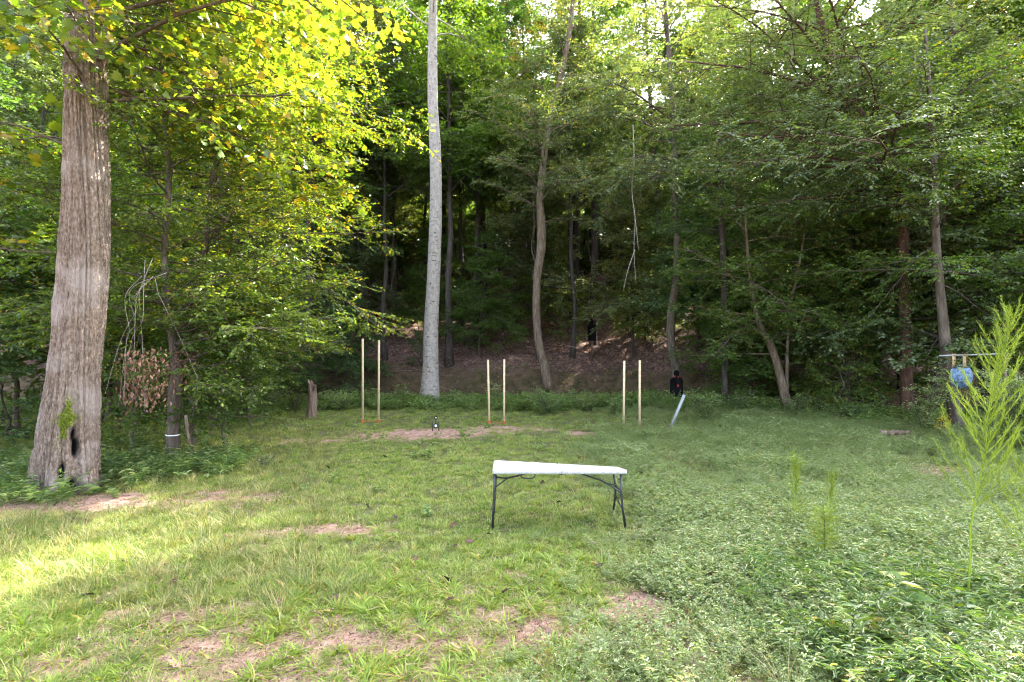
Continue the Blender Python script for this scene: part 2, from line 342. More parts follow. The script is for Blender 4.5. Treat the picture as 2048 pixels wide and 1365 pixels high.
gx = axis(-160, -11, 13, 160, .11, 1.07); gy = axis(-60, 2.6, 30, 200, .11, 1.06)
X, Y = np.meshgrid(gx, gy); Zg = H(X, Y); nx, ny = len(gx), len(gy)
i, j = np.meshgrid(np.arange(ny - 1), np.arange(nx - 1), indexing='ij'); i = i.ravel(); j = j.ravel()
q = np.stack([i * nx + j, i * nx + j + 1, (i + 1) * nx + j + 1, (i + 1) * nx + j], 1)
tt = (Y - edge(X)).ravel() + .8 * (fbm(X * .8, Y * .8, 40).ravel() - .5)
ground = obj('ground', mkmesh('ground', np.stack([X.ravel(), Y.ravel(), Zg.ravel()], 1), [q], ground_mat(), smooth=True,
             attrs={'bare': bare(X, Y).ravel(), 'bank': sstep(.1, .8, tt), 'litter': sstep(4.6, 6.0, tt)}))
tag(ground, kind='structure')

# ------------------------------------------------------------------ trees
def path_tube(mb, pts, rad, sides, n=None, seed=0, rough=.0, mi=0):
    """smooth curve through pts"""
    pts = np.asarray(pts, float); rad = np.asarray(rad, float); k = len(pts)
    n = n or max(6, k * 4); t = np.linspace(0, k - 1, n); i0 = np.clip(t.astype(int), 0, k - 2); f = (t - i0)[:, None]
    pp = np.concatenate([[2 * pts[0] - pts[1]], pts, [2 * pts[-1] - pts[-2]]]); a, b, c, d = pp[i0], pp[i0 + 1], pp[i0 + 2], pp[i0 + 3]
    C = .5 * ((2 * b) + (-a + c) * f + (2 * a - 5 * b + 4 * c - d) * f ** 2 + (-a + 3 * b - 3 * c + d) * f ** 3)
    R = np.interp(t, np.arange(k), rad)
    V, pl = tube(C, R, sides, True, rough, seed); mb.add(V, pl, mi=mi); return C, R
def branch_children(r, P0, D, L, n, t0, ang, lf, zt=.0, flat=.38):
    m = len(P0); t = t0 + (1 - t0) * (np.arange(n)[None] + r.random((m, n))) / n
    side = np.where((np.arange(n)[None] + r.integers(0, 2, (m, 1))) % 2 == 0, 1., -1.)
    Sx = nrm(np.cross(D, UP) + 1e-6)[:, None, :]; Dn = D[:, None, :]
    a = ang + .3 * (r.random((m, n)) - .5)
    d = np.cos(a)[..., None] * Dn + (np.sin(a) * side)[..., None] * Sx + r.normal(0, flat, (m, n, 3)) * [.6, .6, 1] + np.array([0, 0, zt])
    d = nrm(d); p = P0[:, None] + D[:, None] * (t * L[:, None])[..., None]
    l = L[:, None] * lf * (1.15 - .75 * t) * (.6 + .6 * r.random((m, n)))
    return p.reshape(-1, 3), d.reshape(-1, 3), l.ravel()
def leaf_emit(r, mb, tpl, P0, D, L, spacing, size, tilt=.45, hang=.15, mi=0, rmul=1.0, roff=0.):
    n = np.maximum((L / spacing).astype(int), 1); idx = np.repeat(np.arange(len(L)), n); m = len(idx)
    k = np.arange(m) - np.repeat(np.cumsum(n) - n, n)
    t = (k + .6 + .5 * r.random(m)) / n[idx]
    pos = P0[idx] + D[idx] * (t * L[idx])[:, None] - UP * (hang * .4 * (t * L[idx]) ** 2)[:, None]
    side = np.where(k % 2 == 0, 1., -1.)[:, None]; Sx = nrm(np.cross(D[idx], UP) + 1e-6)
    d = D[idx] * .65 + Sx * side * .75 + r.normal(0, .22, (m, 3)); d[:, 2] -= hang + .15 * r.random(m)
    nm = UP + r.normal(0, tilt, (m, 3))
    put_leaves(mb, tpl, pos, d, nm, size * (.65 + .6 * r.random(m)), np.clip(r.random(m) * rmul + roff, 0, 1), mi)
    return m
def limbs(r, tb, cb, tpl, path, prad, zlo, zhi, n, length, elev, droop, spacing, size, az=None, tw=(14, 6), twf=(.5, .5), mi=0, lrad=.32,
          dens=1., hang=.15, tilt=.6, shape=None, rmul=1., roff=0., fine=False):
    """limbs, branchlets, twigs and leaves along a trunk path"""
    tot = 0
    for k in range(n):
        z = zlo + (zhi - zlo) * ((k + r.random()) / n)
        i = int(np.clip(np.searchsorted(path[:, 2], z), 1, len(path) - 1)); p = path[i].copy(); pr = prad[i]
        a = (k * 2.4 + r.random() * 1.4) if az is None else az[0] + az[1] * r.normal()
        f = (z - zlo) / max(zhi - zlo, .01); sh = shape(f) if shape else 1.
        Ln = length * sh * (.7 + .5 * r.random()); e = elev + .25 * r.normal() + f * .35
        d = np.array([math.cos(a) * math.cos(e), math.sin(a) * math.cos(e), math.sin(e)]); pts = [p]; ds = []
        ns = 7
        for s in range(ns):
            ds.append(d); p = p + d * Ln / ns; pts.append(p); d = nrm(d + np.array([0, 0, -droop / ns]) + r.normal(0, .09, 3))
        pts = np.array(pts); ds = np.array(ds)
        rr = min(pr * .5, .0095 * Ln * (.7 + lrad)); V, pl = tube(pts, np.linspace(rr, rr * .15, ns + 1), 5, False); tb.add(V, pl)
        # branchlets along the outer limb
        m = tw[0]; t = np.sort(.18 + .82 * (np.arange(m) + r.random(m)) / m); si = np.minimum((t * ns).astype(int), ns - 1)
        Pb = pts[si] + ds[si] * ((t * ns - si) * Ln / ns)[:, None]; Db = ds[si]; side = np.where(np.arange(m) % 2 == 0, 1., -1.)[:, None]
        Sx = nrm(np.cross(Db, UP)); an = (.8 + .3 * r.random(m))[:, None]
        Dd = nrm(np.cos(an) * Db + np.sin(an) * side * Sx + r.normal(0, .28, (m, 3)) + [0, 0, -.02]); Lb = Ln * twf[0] * (1.2 - .75 * t) * (.6 + .6 * r.random(m))
        V, pl = segs(Pb, Pb + Dd * Lb[:, None], rr * .28 + .002, .0015); tb.add(V, pl)
        Pt, Dt, Lt = branch_children(r, Pb, Dd, Lb, tw[1], .12, .75, twf[1])
        if fine: V, pl = segs(Pt, Pt + Dt * Lt[:, None], .0028, .001); tb.add(V, pl)
        Pa = np.concatenate([Pb + Dd * (Lb * .25)[:, None], Pt]); Da = np.concatenate([Dd, Dt]); La = np.concatenate([Lb * .8, Lt])
        if dens < 1: kk = r.random(len(Pa)) < dens; Pa, Da, La = Pa[kk], Da[kk], La[kk]
        tot += leaf_emit(r, cb, tpl, Pa, Da, La, spacing, size, tilt, hang, mi, rmul, roff)
    return tot
def trunk_path(r, h, lean=.03, wob=.12, n=14, r0=.2, flare=1.35, top=.12):
    z = np.linspace(0, h, n); wx = np.cumsum(r.normal(0, wob / n ** .5, n)); wy = np.cumsum(r.normal(0, wob / n ** .5, n)); a = r.random() * 6.28
    p = np.stack([wx - wx[0] + math.cos(a) * lean * z, wy - wy[0] + math.sin(a) * lean * z, z], 1); p[0, 2] = -.3
    R = r0 * (1 - (1 - top) * (z / h) ** .9); R[0] *= flare; return p, R

COUNT = {}
def proto_tree(seed, h, r0, zlo, nl, length, leaf, bark, size, spacing, tw=(15, 6), elev=.35, droop=.45, lean=.03, kind='d', w=.55, shape=None, hang=.15, sides=9, wob=.3, dens=1.):
    r = np.random.default_rng(seed); tb = MB(); cb = MB(); p, R = trunk_path(r, h, lean, wob, 14, r0)
    C, Rr = path_tube(tb, p, R, sides, 30, seed)
    shape = shape or (lambda f: 1.15 - .75 * f)
    n = limbs(r, tb, cb, T_leaf(kind, w), C, Rr, zlo, h * .97, nl, length, elev, droop, spacing, size, tw=tw, shape=shape, hang=hang, dens=dens)
    COUNT['proto%d' % seed] = n
    return tb.mesh('trunk', M[bark], True), cb.mesh('crown', M[leaf])
TREES = {}
def plant_tree(kind, x, y, rz, s, name, label, group, cat='tree', dz=0):
    tm, cm = TREES[kind]
    t = thing(name, label, cat, (x, y, float(H(x, y)) + dz), group, rz); t.scale = (s, s, s)
    a = obj('trunk', tm, t); b = obj('crown', cm, t); return t
TW = (15, 6)
TREES['tall0'] = proto_tree(100, 21, .20, 8.0, 40, 4.3, 'leaf_mid', 'bark_dark', .20, .074, tw=TW, elev=.45)
TREES['tall1'] = proto_tree(101, 24, .24, 9.5, 40, 4.8, 'leaf_dark', 'bark_mid', .20, .078, tw=TW, elev=.4)
TREES['tall2'] = proto_tree(102, 19, .15, 7.5, 40, 3.9, 'leaf_cool', 'bark_dark', .17, .066, tw=TW, elev=.5)
TREES['tall3'] = proto_tree(103, 22, .18, 8.5, 40, 4.0, 'leaf_gold', 'bark_mid', .17, .066, tw=TW, elev=.5)
TREES['slim0'] = proto_tree(105, 15, .075, 8.0, 22, 2.2, 'leaf_mid', 'bark_dark', .15, .07, tw=TW, elev=.5, sides=7, wob=.5)
TREES['slim1'] = proto_tree(106, 13, .055, 6.5, 20, 1.9, 'leaf_cool', 'bark_mid', .14, .07, tw=TW, elev=.5, sides=7, wob=.7, lean=.08)
TREES['mid0'] = proto_tree(110, 9, .09, 1.5, 46, 2.9, 'leaf_dark', 'bark_dark', .115, .036, tw=TW, elev=.15, droop=.45)
TREES['mid1'] = proto_tree(111, 7.5, .07, 1.3, 44, 2.6, 'leaf_mid', 'bark_mid', .105, .034, tw=TW, elev=.12, droop=.4)
TREES['mid2'] = proto_tree(112, 10.5, .10, 2.2, 46, 3.1, 'leaf_cool', 'bark_dark', .11, .036, tw=TW, elev=.2, droop=.5)
TREES['low0'] = proto_tree(120, 3.4, .035, .5, 24, 1.35, 'leaf_mid', 'bark_mid', .09, .04, tw=(10, 4), elev=.15, droop=.3, sides=6)
TREES['low1'] = proto_tree(121, 2.6, .03, .3, 24, 1.1, 'leaf_dark', 'bark_dark', .085, .036, tw=(10, 4), elev=.2, droop=.3, sides=6)

lit = TREES['mid1'][1].copy(); lit.materials.clear(); lit.materials.append(M['leaf_bright']); TREES['mid3'] = (TREES['mid1'][0], lit)  # same crown in a brighter leaf colour, sunlight painted into the far foliage
rt = np.random.default_rng(77)
placed = []
def ok(x, y, dmin):
    for a, b, c in placed:
        if (a - x) ** 2 + (b - y) ** 2 < dmin ** 2: return False
    return True
LB = {'mid3': ('understory_tree', 'yellow green tree with leaves coloured as if sunlit, glimpsed between the dark trunks far up the slope'),
      'slim0': ('slender_tree', 'thin straight dark stemmed tree among the taller trunks on the slope'), 'slim1': ('slender_tree', 'thin wavering stemmed tree among the taller trunks on the slope'),
      'tall0': ('forest_tree', 'tall dark trunked tree rising in the shaded wood on the hillside'),
      'tall1': ('forest_tree', 'tall brown trunked tree deep in the wood above the creek'),
      'tall2': ('forest_tree', 'slim tall tree with grey green leaves in the wood on the slope'),
      'tall3': ('forest_tree', 'tall tree with yellowing leaves rising out of the wood on the slope'),
      'mid0': ('understory_tree', 'small dark green tree under the canopy of the wood'),
      'mid1': ('understory_tree', 'small fresh green tree with layered boughs under the tall trees'),
      'mid2': ('understory_tree', 'slender grey green tree with spreading boughs under the tall trees'),
      'low0': ('sapling', 'mid green leafy sapling on the leaf strewn forest floor'),
      'low1': ('sapling', 'low dark leafy sapling on the leaf strewn forest floor')}
GR = {'s': 'slender stems among the tall trees of the wood', 't': 'tall trees of the wood on the slope', 'm': 'small trees under the forest canopy', 'l': 'saplings on the forest floor'}
def scatter(kinds, n, xr, tr, dmin, sr, test=None):
    c = 0; tries = 0
    while c < n and tries < n * 60:
        tries += 1
        t = tr[0] + (tr[1] - tr[0]) * rt.random() ** 1.15; x0, x1 = xr
        x = x0 + (x1 - x0) * rt.random(); y = float(edge(x)) + t
        if abs(x) > 1.15 * y + 6 and x < 0: continue
        if test and not test(x, y): continue
        if abs(FP * x / y - 160) < 34 and y < 28: continue     # keep the line to the silhouette on the slope open
        if not ok(x, y, dmin): continue
        placed.append((x, y, 0)); k = kinds[int(rt.integers(len(kinds)))]
        plant_tree(k, x, y, rt.random() * 6.28, sr[0] + (sr[1] - sr[0]) * rt.random(), LB[k][0], LB[k][1], GR[k[0]]); c += 1
# keep hero trunks clear
for px, d in [(862, 20.4), (1090, 25), (1350, 23), (1150, 36), (1187, 31)]:
    placed.append(((px - 1024) / FP * d, d, 0))
TK = ['tall0', 'tall1', 'tall2', 'tall3', 'tall0', 'tall2']
def glade(x, y):      # thin places in the wood, towards the sun
    q = x - .966 * y
    if -11.2 < q < -8.6 or -19.5 < q < -17.3: return False
    return not (-21 < q < -8.5 and y > 17) or rt.random() < .12
scatter(TK, 84, (-40, 46), (6.5, 23), 3.2, (.85, 1.1), glade)
scatter(TK, 16, (-50, 40), (26, 50), 5.5, (.8, .95), glade)
placed_t = list(placed); 
scatter(['mid1', 'mid0', 'mid2', 'mid1'], 86, (-40, 46), (6.5, 34), 2.3, (.75, 1.15), lambda x, y: not (-19.3 < x - .966 * y < -17.6 and y < 38))
scatter(['mid3', 'mid3', 'mid1'], 58, (-46, 44), (27, 48), 3.0, (1.3, 1.8))
scatter(['mid3', 'mid1'], 34, (-60, 50), (50, 62), 3.4, (1.8, 2.2))
scatter(['slim0', 'slim1', 'slim0'], 62, (-30, 38), (6.0, 34), 1.5, (.8, 1.2))
scatter(['low0', 'low1'], 46, (-22, 30), (5.6, 20), 1.3, (.7, 1.2))

# ---- hero trees
def hero(name, label, base, pts, rad, bark, leafm, specs, sides=14, n=40, tplk=('o', .5), extra=None, rough=.0, cat='tree'):
    tplk = ('d', tplk[1]) if np.asarray(base)[1] > 12 else tplk
    r = np.random.default_rng(abs(hash(label)) % 1000 if False else sum(map(ord, label)))
    base = np.asarray(base, float); tb = MB(); cb = MB(); loc = np.asarray(pts, float) - base
    C, R = path_tube(tb, loc, rad, sides, n, 3, rough)
    tot = 0
    for sp in specs:
        sp = dict(sp); tpl = T_leaf(*sp.pop('tpl', tplk)); tot += limbs(r, tb, cb, tpl, C, R, **sp)
    if extra: extra(tb, cb, r)
    COUNT[name + label[:12]] = tot
    t = thing(name, label, cat, base)
    obj('trunk', tb.mesh('trunk', M[bark], True), t)
    if cb.n: obj('crown', cb.mesh('crown', leafm if isinstance(leafm, list) else M[leafm]), t)
    return t

# big grey tree, left: own trunk mesh with deep furrows and a charred hollow
def big_trunk():
    b = G(132, 985); base = np.array([b[0], b[1], b[2]]); d0 = base[1]
    prof = [(985, 130, 70), (930, 135, 63), (860, 139, 58), (760, 148, 49), (640, 158, 47), (520, 168, 46), (400, 172, 43), (280, 172, 41), (150, 172, 38), (0, 175, 36), (-300, 182, 33), (-700, 190, 24)]
    zz = np.array([CH - (py - 682.5) / FP * d0 for py, _, _ in prof]) - base[2]; xx = np.array([(px - 1024) / FP * d0 for _, px, _ in prof]) - base[0]
    ww = np.array([w / FP * d0 for _, _, w in prof]); zz[0] = -.15
    NA, NZ = 190, 420
    z = np.concatenate([np.linspace(-.15, 6.5, 360), np.linspace(6.56, zz[-1], 60)]); cx = np.interp(z, zz, xx); w = np.interp(z, zz, ww) * .80
    th = np.arange(NA) / NA * 2 * np.pi; TH, ZZ = np.meshgrid(th, z); u = TH / (2 * np.pi)
    def pn(fu, fz, s):     # noise periodic round the trunk
        x = np.cos(TH) * fu / 6.28; y_ = np.sin(TH) * fu / 6.28
        return noise(x + 40 + ZZ * fz * .7, y_ + ZZ * fz, s)
    rid = np.abs(pn(60, 1.2, 3) - .5) * 2; rid2 = np.abs(pn(130, 3.0, 5) - .5) * 2; lump = pn(7, .5, 9) - .5
    R = w[:, None] * (1 + .10 * lump) + .042 * np.minimum(rid * 1.8, 1) + .018 * rid2
    flare = np.exp(-np.clip(z, 0, 9) / .45)[:, None]; R = R * (1 + .14 * flare * np.cos(5 * TH + .6))
    char = np.zeros_like(R)
    fr = -.887    # facing the camera
    for dth, zc, wt, wz, dep in [(.10, .95, .10, .11, .16), (.20, .74, .12, .14, .16), (.12, .12, .22, .14, .22), (-.22, .40, .09, .14, .10)]:
        k = np.exp(-((((TH - (fr % (2 * np.pi)) - dth)) / wt) ** 2 + ((ZZ - zc) / wz) ** 2) ** 1.3) * np.clip(.35 + 1.3 * pn(16, 3.5, 21 + int(zc * 10)), 0, 1.15); R -= dep * k; char = np.maximum(char, np.clip(k * 2.2 - .25, 0, 1))
    # a burr where a branch broke off
    k = np.exp(-(((TH - (fr % (2 * np.pi)) + .35) / .3) ** 2 + ((ZZ - 6.35) / .14) ** 2)); R += .06 * k; k2 = np.exp(-(((TH - (fr % (2 * np.pi)) + .35) / .16) ** 2 + ((ZZ - 6.33) / .08) ** 2)); R -= .12 * k2; char = np.maximum(char, k2 * .8)
    V = np.stack([cx[:, None] + R * np.cos(TH), R * np.sin(TH) * .95, ZZ], -1).reshape(-1, 3)
    i, j = np.meshgrid(np.arange(len(z) - 1), np.arange(NA), indexing='ij'); i = i.ravel(); j = j.ravel(); k = (j + 1) % NA
    q = np.stack([i * NA + j, i * NA + k, (i + 1) * NA + k, (i + 1) * NA + j], 1)
    t = thing('large_tree', 'massive grey furrowed tree trunk with a charred hollow at its foot', 'tree', base)
    obj('trunk', mkmesh('trunk', V, [q], M['bark_big'], smooth=True, attrs={'char': char.ravel()}), t)
    # its boughs: high crown out of frame plus a few boughs reaching right across the picture
    r = np.random.default_rng(5); tb = MB(); cb = MB(); C = np.stack([cx, cx * 0, z], 1)
    limbs(r, tb, cb, T_leaf('lobed'), C, w, 8.0, 13.2, 20, 5.0, .3, .5, .16, .19)
    limbs(r, tb, cb, T_leaf('lobed'), C, w, 5.9, 8.4, 12, 4.4, .05, .30, .10, .125, az=(-.2, .9))
    limbs(r, tb, cb, T_leaf('lobed'), C, w, 6.3, 8.0, 4, 2.6, -.05, .5, .12, .15, az=(-.9, .4), tw=(9, 3))
    limbs(r, tb, cb, T_leaf('lobed'), C, w, 3.6, 7.5, 7, 2.2, .15, .5, .14, .16, az=(3.5, .9), tw=(8, 3), dens=.8)
    obj('branches', tb.mesh('branches', M['bark_mid'], True), t); obj('crown', cb.mesh('crown', M['leaf_bright']), t)
    # moss patch
    mb = MB(); n = 900; zc = 1.18 + .14 * r.normal(0, 1, n); a = fr - .20 + r.normal(0, .09, n) * (1 + .8 * np.sin(zc * 17)) + (zc - 1.1) * .25
    rr = np.interp(zc, z, w) + .05; pos = np.stack([np.interp(zc, z, cx) + rr * np.cos(a), rr * np.sin(a) * .95, zc], 1)
    put_leaves(mb, T_leaf('d', .7), pos, r.normal(0, 1, (n, 3)), r.normal(0, 1, (n, 3)) + [0, -1, 0], .035); obj('moss', mb.mesh('moss', M['moss']), t)['kind'] = 'stuff'
    return base
bigbase = big_trunk()

# pale straight tree in the middle
b = P(859, 812, 20.4); b[2] = float(H(b[0], b[1])) - .1
pts = [b] + [P(px, py, 20.4) for px, py in [(861, 740), (862, 660), (866, 580), (870, 480), (872, 380), (870, 290), (866, 220), (865, 120), (866, 0), (867, -200), (870, -480)]]
hero('pale_tree', 'tall straight tree with pale blotched bark at the edge of the creek', b, pts,
     [.40, .30, .265, .25, .235, .22, .21, .195, .18, .16, .13, .06], 'bark_pale', 'leaf_mid',
     [dict(zlo=13.5, zhi=20, n=24, length=3.6, elev=.5, droop=.3, spacing=.08, size=.16)], 20, 70, rough=.03)
# crooked tan tree
d = 24.6
pts = [P(px, py, d) for px, py in [(1097, 778), (1088, 730), (1078, 690), (1073, 630), (1074, 560), (1082, 500), (1083, 455), (1080, 400), (1086, 330), (1098, 250), (1122, 150), (1140, 60), (1150, -60), (1155, -180)]]
hero('crooked_tree', 'thin crooked tree with flaking tan bark right of the pale straight one', pts[0], pts,
     [.24, .20, .18, .175, .17, .20, .19, .16, .15, .13, .12, .10, .08, .04], 'bark_scaly', 'leaf_cool',
     [dict(zlo=7.0, zhi=19, n=32, length=3.3, elev=.45, droop=.5, spacing=.065, size=.12),
      dict(zlo=8.5, zhi=13, n=8, length=3.6, elev=.3, droop=.7, spacing=.055, size=.11, az=(-1.2, .7))], 12, 60, rough=.12)
d = 20.5
pts = [P(px, py, d) for px, py in [(1352, 815), (1352, 745), (1342, 690), (1342, 630), (1352, 560), (1354, 480), (1350, 400), (1350, 320), (1346, 230), (1338, 120), (1330, 0), (1322, -120)]]
pts[0][2] = float(H(pts[0][0], d)) - .1
hero('curved_tree', 'slender grey tree bowed near its foot, rising behind the black silhouette with red marks', pts[0], pts,
     [.17, .16, .15, .15, .13, .125, .12, .11, .10, .09, .07, .03], 'bark_mid', 'leaf_cool',
     [dict(zlo=8.6, zhi=16, n=30, length=3.1, elev=.25, droop=.6, spacing=.045, size=.105),
      dict(zlo=8.2, zhi=10.5, n=9, length=4.2, elev=.1, droop=.5, spacing=.045, size=.105, az=(3.3, .6))], 12, 50, rough=.06)
d = 36
pts = [P(px, py, d) for px, py in [(1150, 635), (1150, 560), (1153, 450), (1154, 330), (1156, 160), (1158, 60), (1160, -120)]]
t = hero('pine_tree', 'straight dark trunk with blackened base on the slope left of the plain black silhouette', pts[0], pts,
     [.42, .26, .23, .21, .18, .15, .05], 'bark_dark', 'leaf_gold', [dict(zlo=13, zhi=23, n=20, length=3.4, elev=.3, droop=.3, spacing=.07, size=.16)], 12, 40)
d = 30
pts = [P(px, py, d) for px, py in [(1186, 710), (1187, 600), (1190, 500), (1188, 400), (1178, 310), (1180, 200), (1185, 60), (1190, -100)]]
hero('dark_tree', 'dark trunk bending slightly on the slope directly behind the plain black silhouette', pts[0], pts,
     [.22, .20, .19, .18, .16, .14, .10, .04], 'bark_dark', 'leaf_dark', [dict(zlo=9, zhi=19, n=24, length=3.4, elev=.3, droop=.4, spacing=.07, size=.14)], 12, 40)

# hornbeams beside the big tree (near, bright)
b = G(345, 925); d = b[1]
pts = [b - [0, 0, .1]] + [P(px, py, d) for px, py in [(347, 860), (350, 790), (352, 740), (342, 650), (330, 560), (330, 470), (338, 360), (330, 240), (322, 120), (318, 0), (312, -140)]]
hero('hornbeam_tree', 'small dark trunked tree with a white band right of the massive trunk', b, pts,
     [.15, .11, .125, .10, .065, .06, .058, .05, .045, .04, .03, .015], 'bark_mid', 'leaf_bright',
     [dict(zlo=2.7, zhi=9.2, n=40, length=2.6, elev=.1, droop=.35, spacing=.042, size=.08, fine=True, shape=lambda f: 1.1 - .4 * f),
      dict(zlo=2.0, zhi=2.7, n=5, length=2.9, elev=.12, droop=.25, spacing=.042, size=.085, fine=True, az=(-.05, .35)),
      dict(zlo=1.3, zhi=2.6, n=7, length=2.5, elev=.0, droop=.2, spacing=.042, size=.085, fine=True, az=(.5, .8)),
      dict(zlo=2.4, zhi=3.4, n=6, length=2.2, elev=.1, droop=.35, spacing=.042, size=.08, fine=True, az=(3.4, .4))], 12, 50, ('o', .5), rough=.08)
band = MB(); V, pl = tube([[.0, 0, 0], [.0, 0, .02]], .128, 14); band.add(V, pl)
o = obj('white_band', band.mesh('white_band', M['white']), bpy.data.objects['hornbeam_tree'], P(346, 871, d) - b)
d = 12.4; b = P(384, 880, d); b[2] = float(H(b[0], b[1])) - .05
pts = [b] + [P(px, py, d) for px, py in [(388, 780), (390, 690), (393, 610), (402, 540), (412, 480), (422, 380), (430, 300), (434, 230), (430, 140), (424, 40), (420, -100)]]
def fork(tb, cb, r):
    q = [P(px, py, d + .15) - b for px, py in [(402, 540), (425, 500), (445, 440), (470, 360), (500, 250), (530, 130), (560, -20)]]
    path_tube(tb, q, [.05, .045, .042, .038, .03, .025, .015], 8, 22)
    q = [P(px, py, d - .1) - b for px, py in [(430, 300), (455, 250), (480, 180), (500, 100)]]
    path_tube(tb, q, [.03, .024, .02, .012], 6, 12)
hero('forked_tree', 'slender forked tree with sunlit yellow green leaves left of the pale straight tree', b, pts,
     [.085, .08, .075, .07, .065, .06, .055, .05, .045, .04, .035, .015], 'bark_mid', 'leaf_bright',
     [dict(zlo=2.3, zhi=10, n=46, length=3.0, elev=.12, droop=.4, spacing=.042, size=.085, shape=lambda f: 1.0 - .25 * f),
      dict(zlo=3.2, zhi=8.5, n=18, length=3.9, elev=.08, droop=.35, spacing=.042, size=.085, az=(-.1, .45))], 10, 50, ('o', .5), fork)
# understory and edge trees given by place: kind, pixel x, distance, scale, rot, label
EDGE = [('low0', 262, 11.6, 1.0, 'leafy sapling between the massive trunk and the banded trunk'),
        ('low0', 455, 12.2, 1.05, 'leafy sapling right of the banded trunk at the clearing edge'),
        ('low0', 500, 15.2, .8, 'small leafy sapling just left of the broken stump'),
        ('low1', 30, 11.5, 1.1, 'dark leafy sapling left of the massive trunk'),('mid1', 270, 14.0, .85, 'low branched green tree between the massive trunk and the banded one, farther back'),
        ('mid1', 500, 17.0, .62, 'small layered tree behind and left of the broken stump'),
        ('mid1', 1460, 23.5, .9, 'layered green tree on the bank right of the bowed grey tree'),
        ('mid2', 1400, 26.0, 1.0, 'spreading tree over the sunlit leaf litter'),
        ('mid1', 1700, 18.0, .95, 'green tree with low boughs in front of the dark trunks on the bank'),
        ('mid2', 1880, 15.8, 1.0, 'grey green tree whose boughs hang just above the blue disc'),
        ('mid1', 1080, 31.5, .8, 'layered tree on the slope between the crooked trunk and the plain black silhouette'),
        ('mid1', 860, 31.0, .9, 'layered tree on the slope behind the pale straight trunk'),
        ('mid2', 720, 29.0, .9, 'grey green tree on the slope above the tall wooden posts'),('mid1', 40, 14.5, 1.0, 'layered green tree immediately left of and behind the massive trunk'),
        ('mid0', -160, 12.5, 1.1, 'leafy tree at the left border behind the massive trunk'),
        ('mid1', 215, 16.5, 1.15, 'layered tree behind the massive trunk, on its right'),
        ('mid0', 560, 22.5, .62, 'dark drooping tree left of the leftmost pair of wooden posts'),
        ('mid0', 690, 24.5, .62, 'dark teal tree behind the leftmost pair of wooden posts'),
        ('mid2', 480, 19.5, 1.0, 'shaded spreading tree behind the broken stump'),
        ('mid1', 350, 20.5, 1.2, 'shaded layered tree behind the small tree with the white band'),
        ('mid2', 100, 18.5, 1.2, 'grey green tree behind the massive trunk'),
        ('mid1', 960, 27.5, .8, 'fresh green understory tree between the pale and the crooked trunk'),
        ('mid1', 1290, 27.5, .75, 'layered understory tree behind the rightmost pair of wooden posts'),
        ('mid1', 1500, 19.5, .75, 'layered tree with low pale green boughs right of the leaning metal post'),
        ('mid2', 1640, 21.5, 1.0, 'spreading tree behind the leaning mossy trunk'),
        ('mid0', 1800, 19.5, 1.0, 'dark leafy tree on the bank left of the hanging blue disc'),
        ('mid2', 1960, 17.0, 1.1, 'tall leafy tree behind the hanging blue disc'),
        ('mid1', 2110, 14.5, 1.1, 'leafy tree at the right border of the clearing'),
        ('low0', 1680, 16.0, .9, 'leafy sapling at the right edge of the clearing under the boughs'),
        ('low1', 700, 22.2, .9, 'low leafy sapling in front of the far bank behind the tall wooden posts'),
        ('low0', 1420, 22.5, 1.0, 'sapling on the bank right of the silhouette with red marks')]
for k, px, d, s, lb in EDGE:
    x = (px - 1024) / FP * d; plant_tree(k, x, d, rt.random() * 6, s, 'edge_tree' if k[0] == 'm' else 'sapling', lb, None)
# leaning mossy tree and its thin neighbour
d = 17.8
for pts, rad, lb in [([(1582, 840), (1565, 770), (1545, 700), (1520, 650), (1505, 590), (1495, 500), (1490, 400)], [.16, .14, .12, .09, .06, .05, .03], 'leaning mossy trunk with low boughs right of the leaning metal post'),
                     ([(1578, 830), (1574, 760), (1575, 700), (1580, 620), (1600, 520), (1620, 400)], [.06, .05, .05, .045, .04, .02], 'thin upright stem touching the leaning mossy trunk')]:
    q = [P(a, c, d) for a, c in pts]; q[0][2] = float(H(q[0][0], d)) - .1
    hero('leaning_tree', lb, q[0], q, rad, 'bark_scaly', 'leaf_mid',
         [dict(zlo=1.9, zhi=6.5, n=22, length=2.8, elev=.1, droop=.35, spacing=.045, size=.095)], 10, 30, rough=.1)
d = 19.0
for pts, rad, lb in [([(1720, 830), (1717, 760), (1722, 680), (1730, 560), (1726, 420), (1722, 300)], [.12, .11, .10, .09, .07, .03], 'straight dark trunk on the bank under the boughs, left of the split trunk'),
                     ([(1753, 800), (1756, 700), (1760, 600), (1768, 480), (1775, 350), (1780, 200)], [.15, .12, .11, .10, .08, .04], 'dark trunk beside sunlit leaf litter in the middle of the right half'),
                     ([(1450, 740), (1449, 640), (1447, 520), (1440, 400), (1435, 280)], [.13, .12, .11, .09, .05], 'dark upright trunk right of the bowed grey tree')]:
    q = [P(a, c, d) for a, c in pts]; q[0][2] = float(H(q[0][0], d)) - .1
    hero('bank_tree', lb, q[0], q, rad, 'bark_dark', 'leaf_dark',
         [dict(zlo=4.4, zhi=9, n=18, length=2.5, elev=.1, droop=.35, spacing=.05, size=.105)], 10, 30)
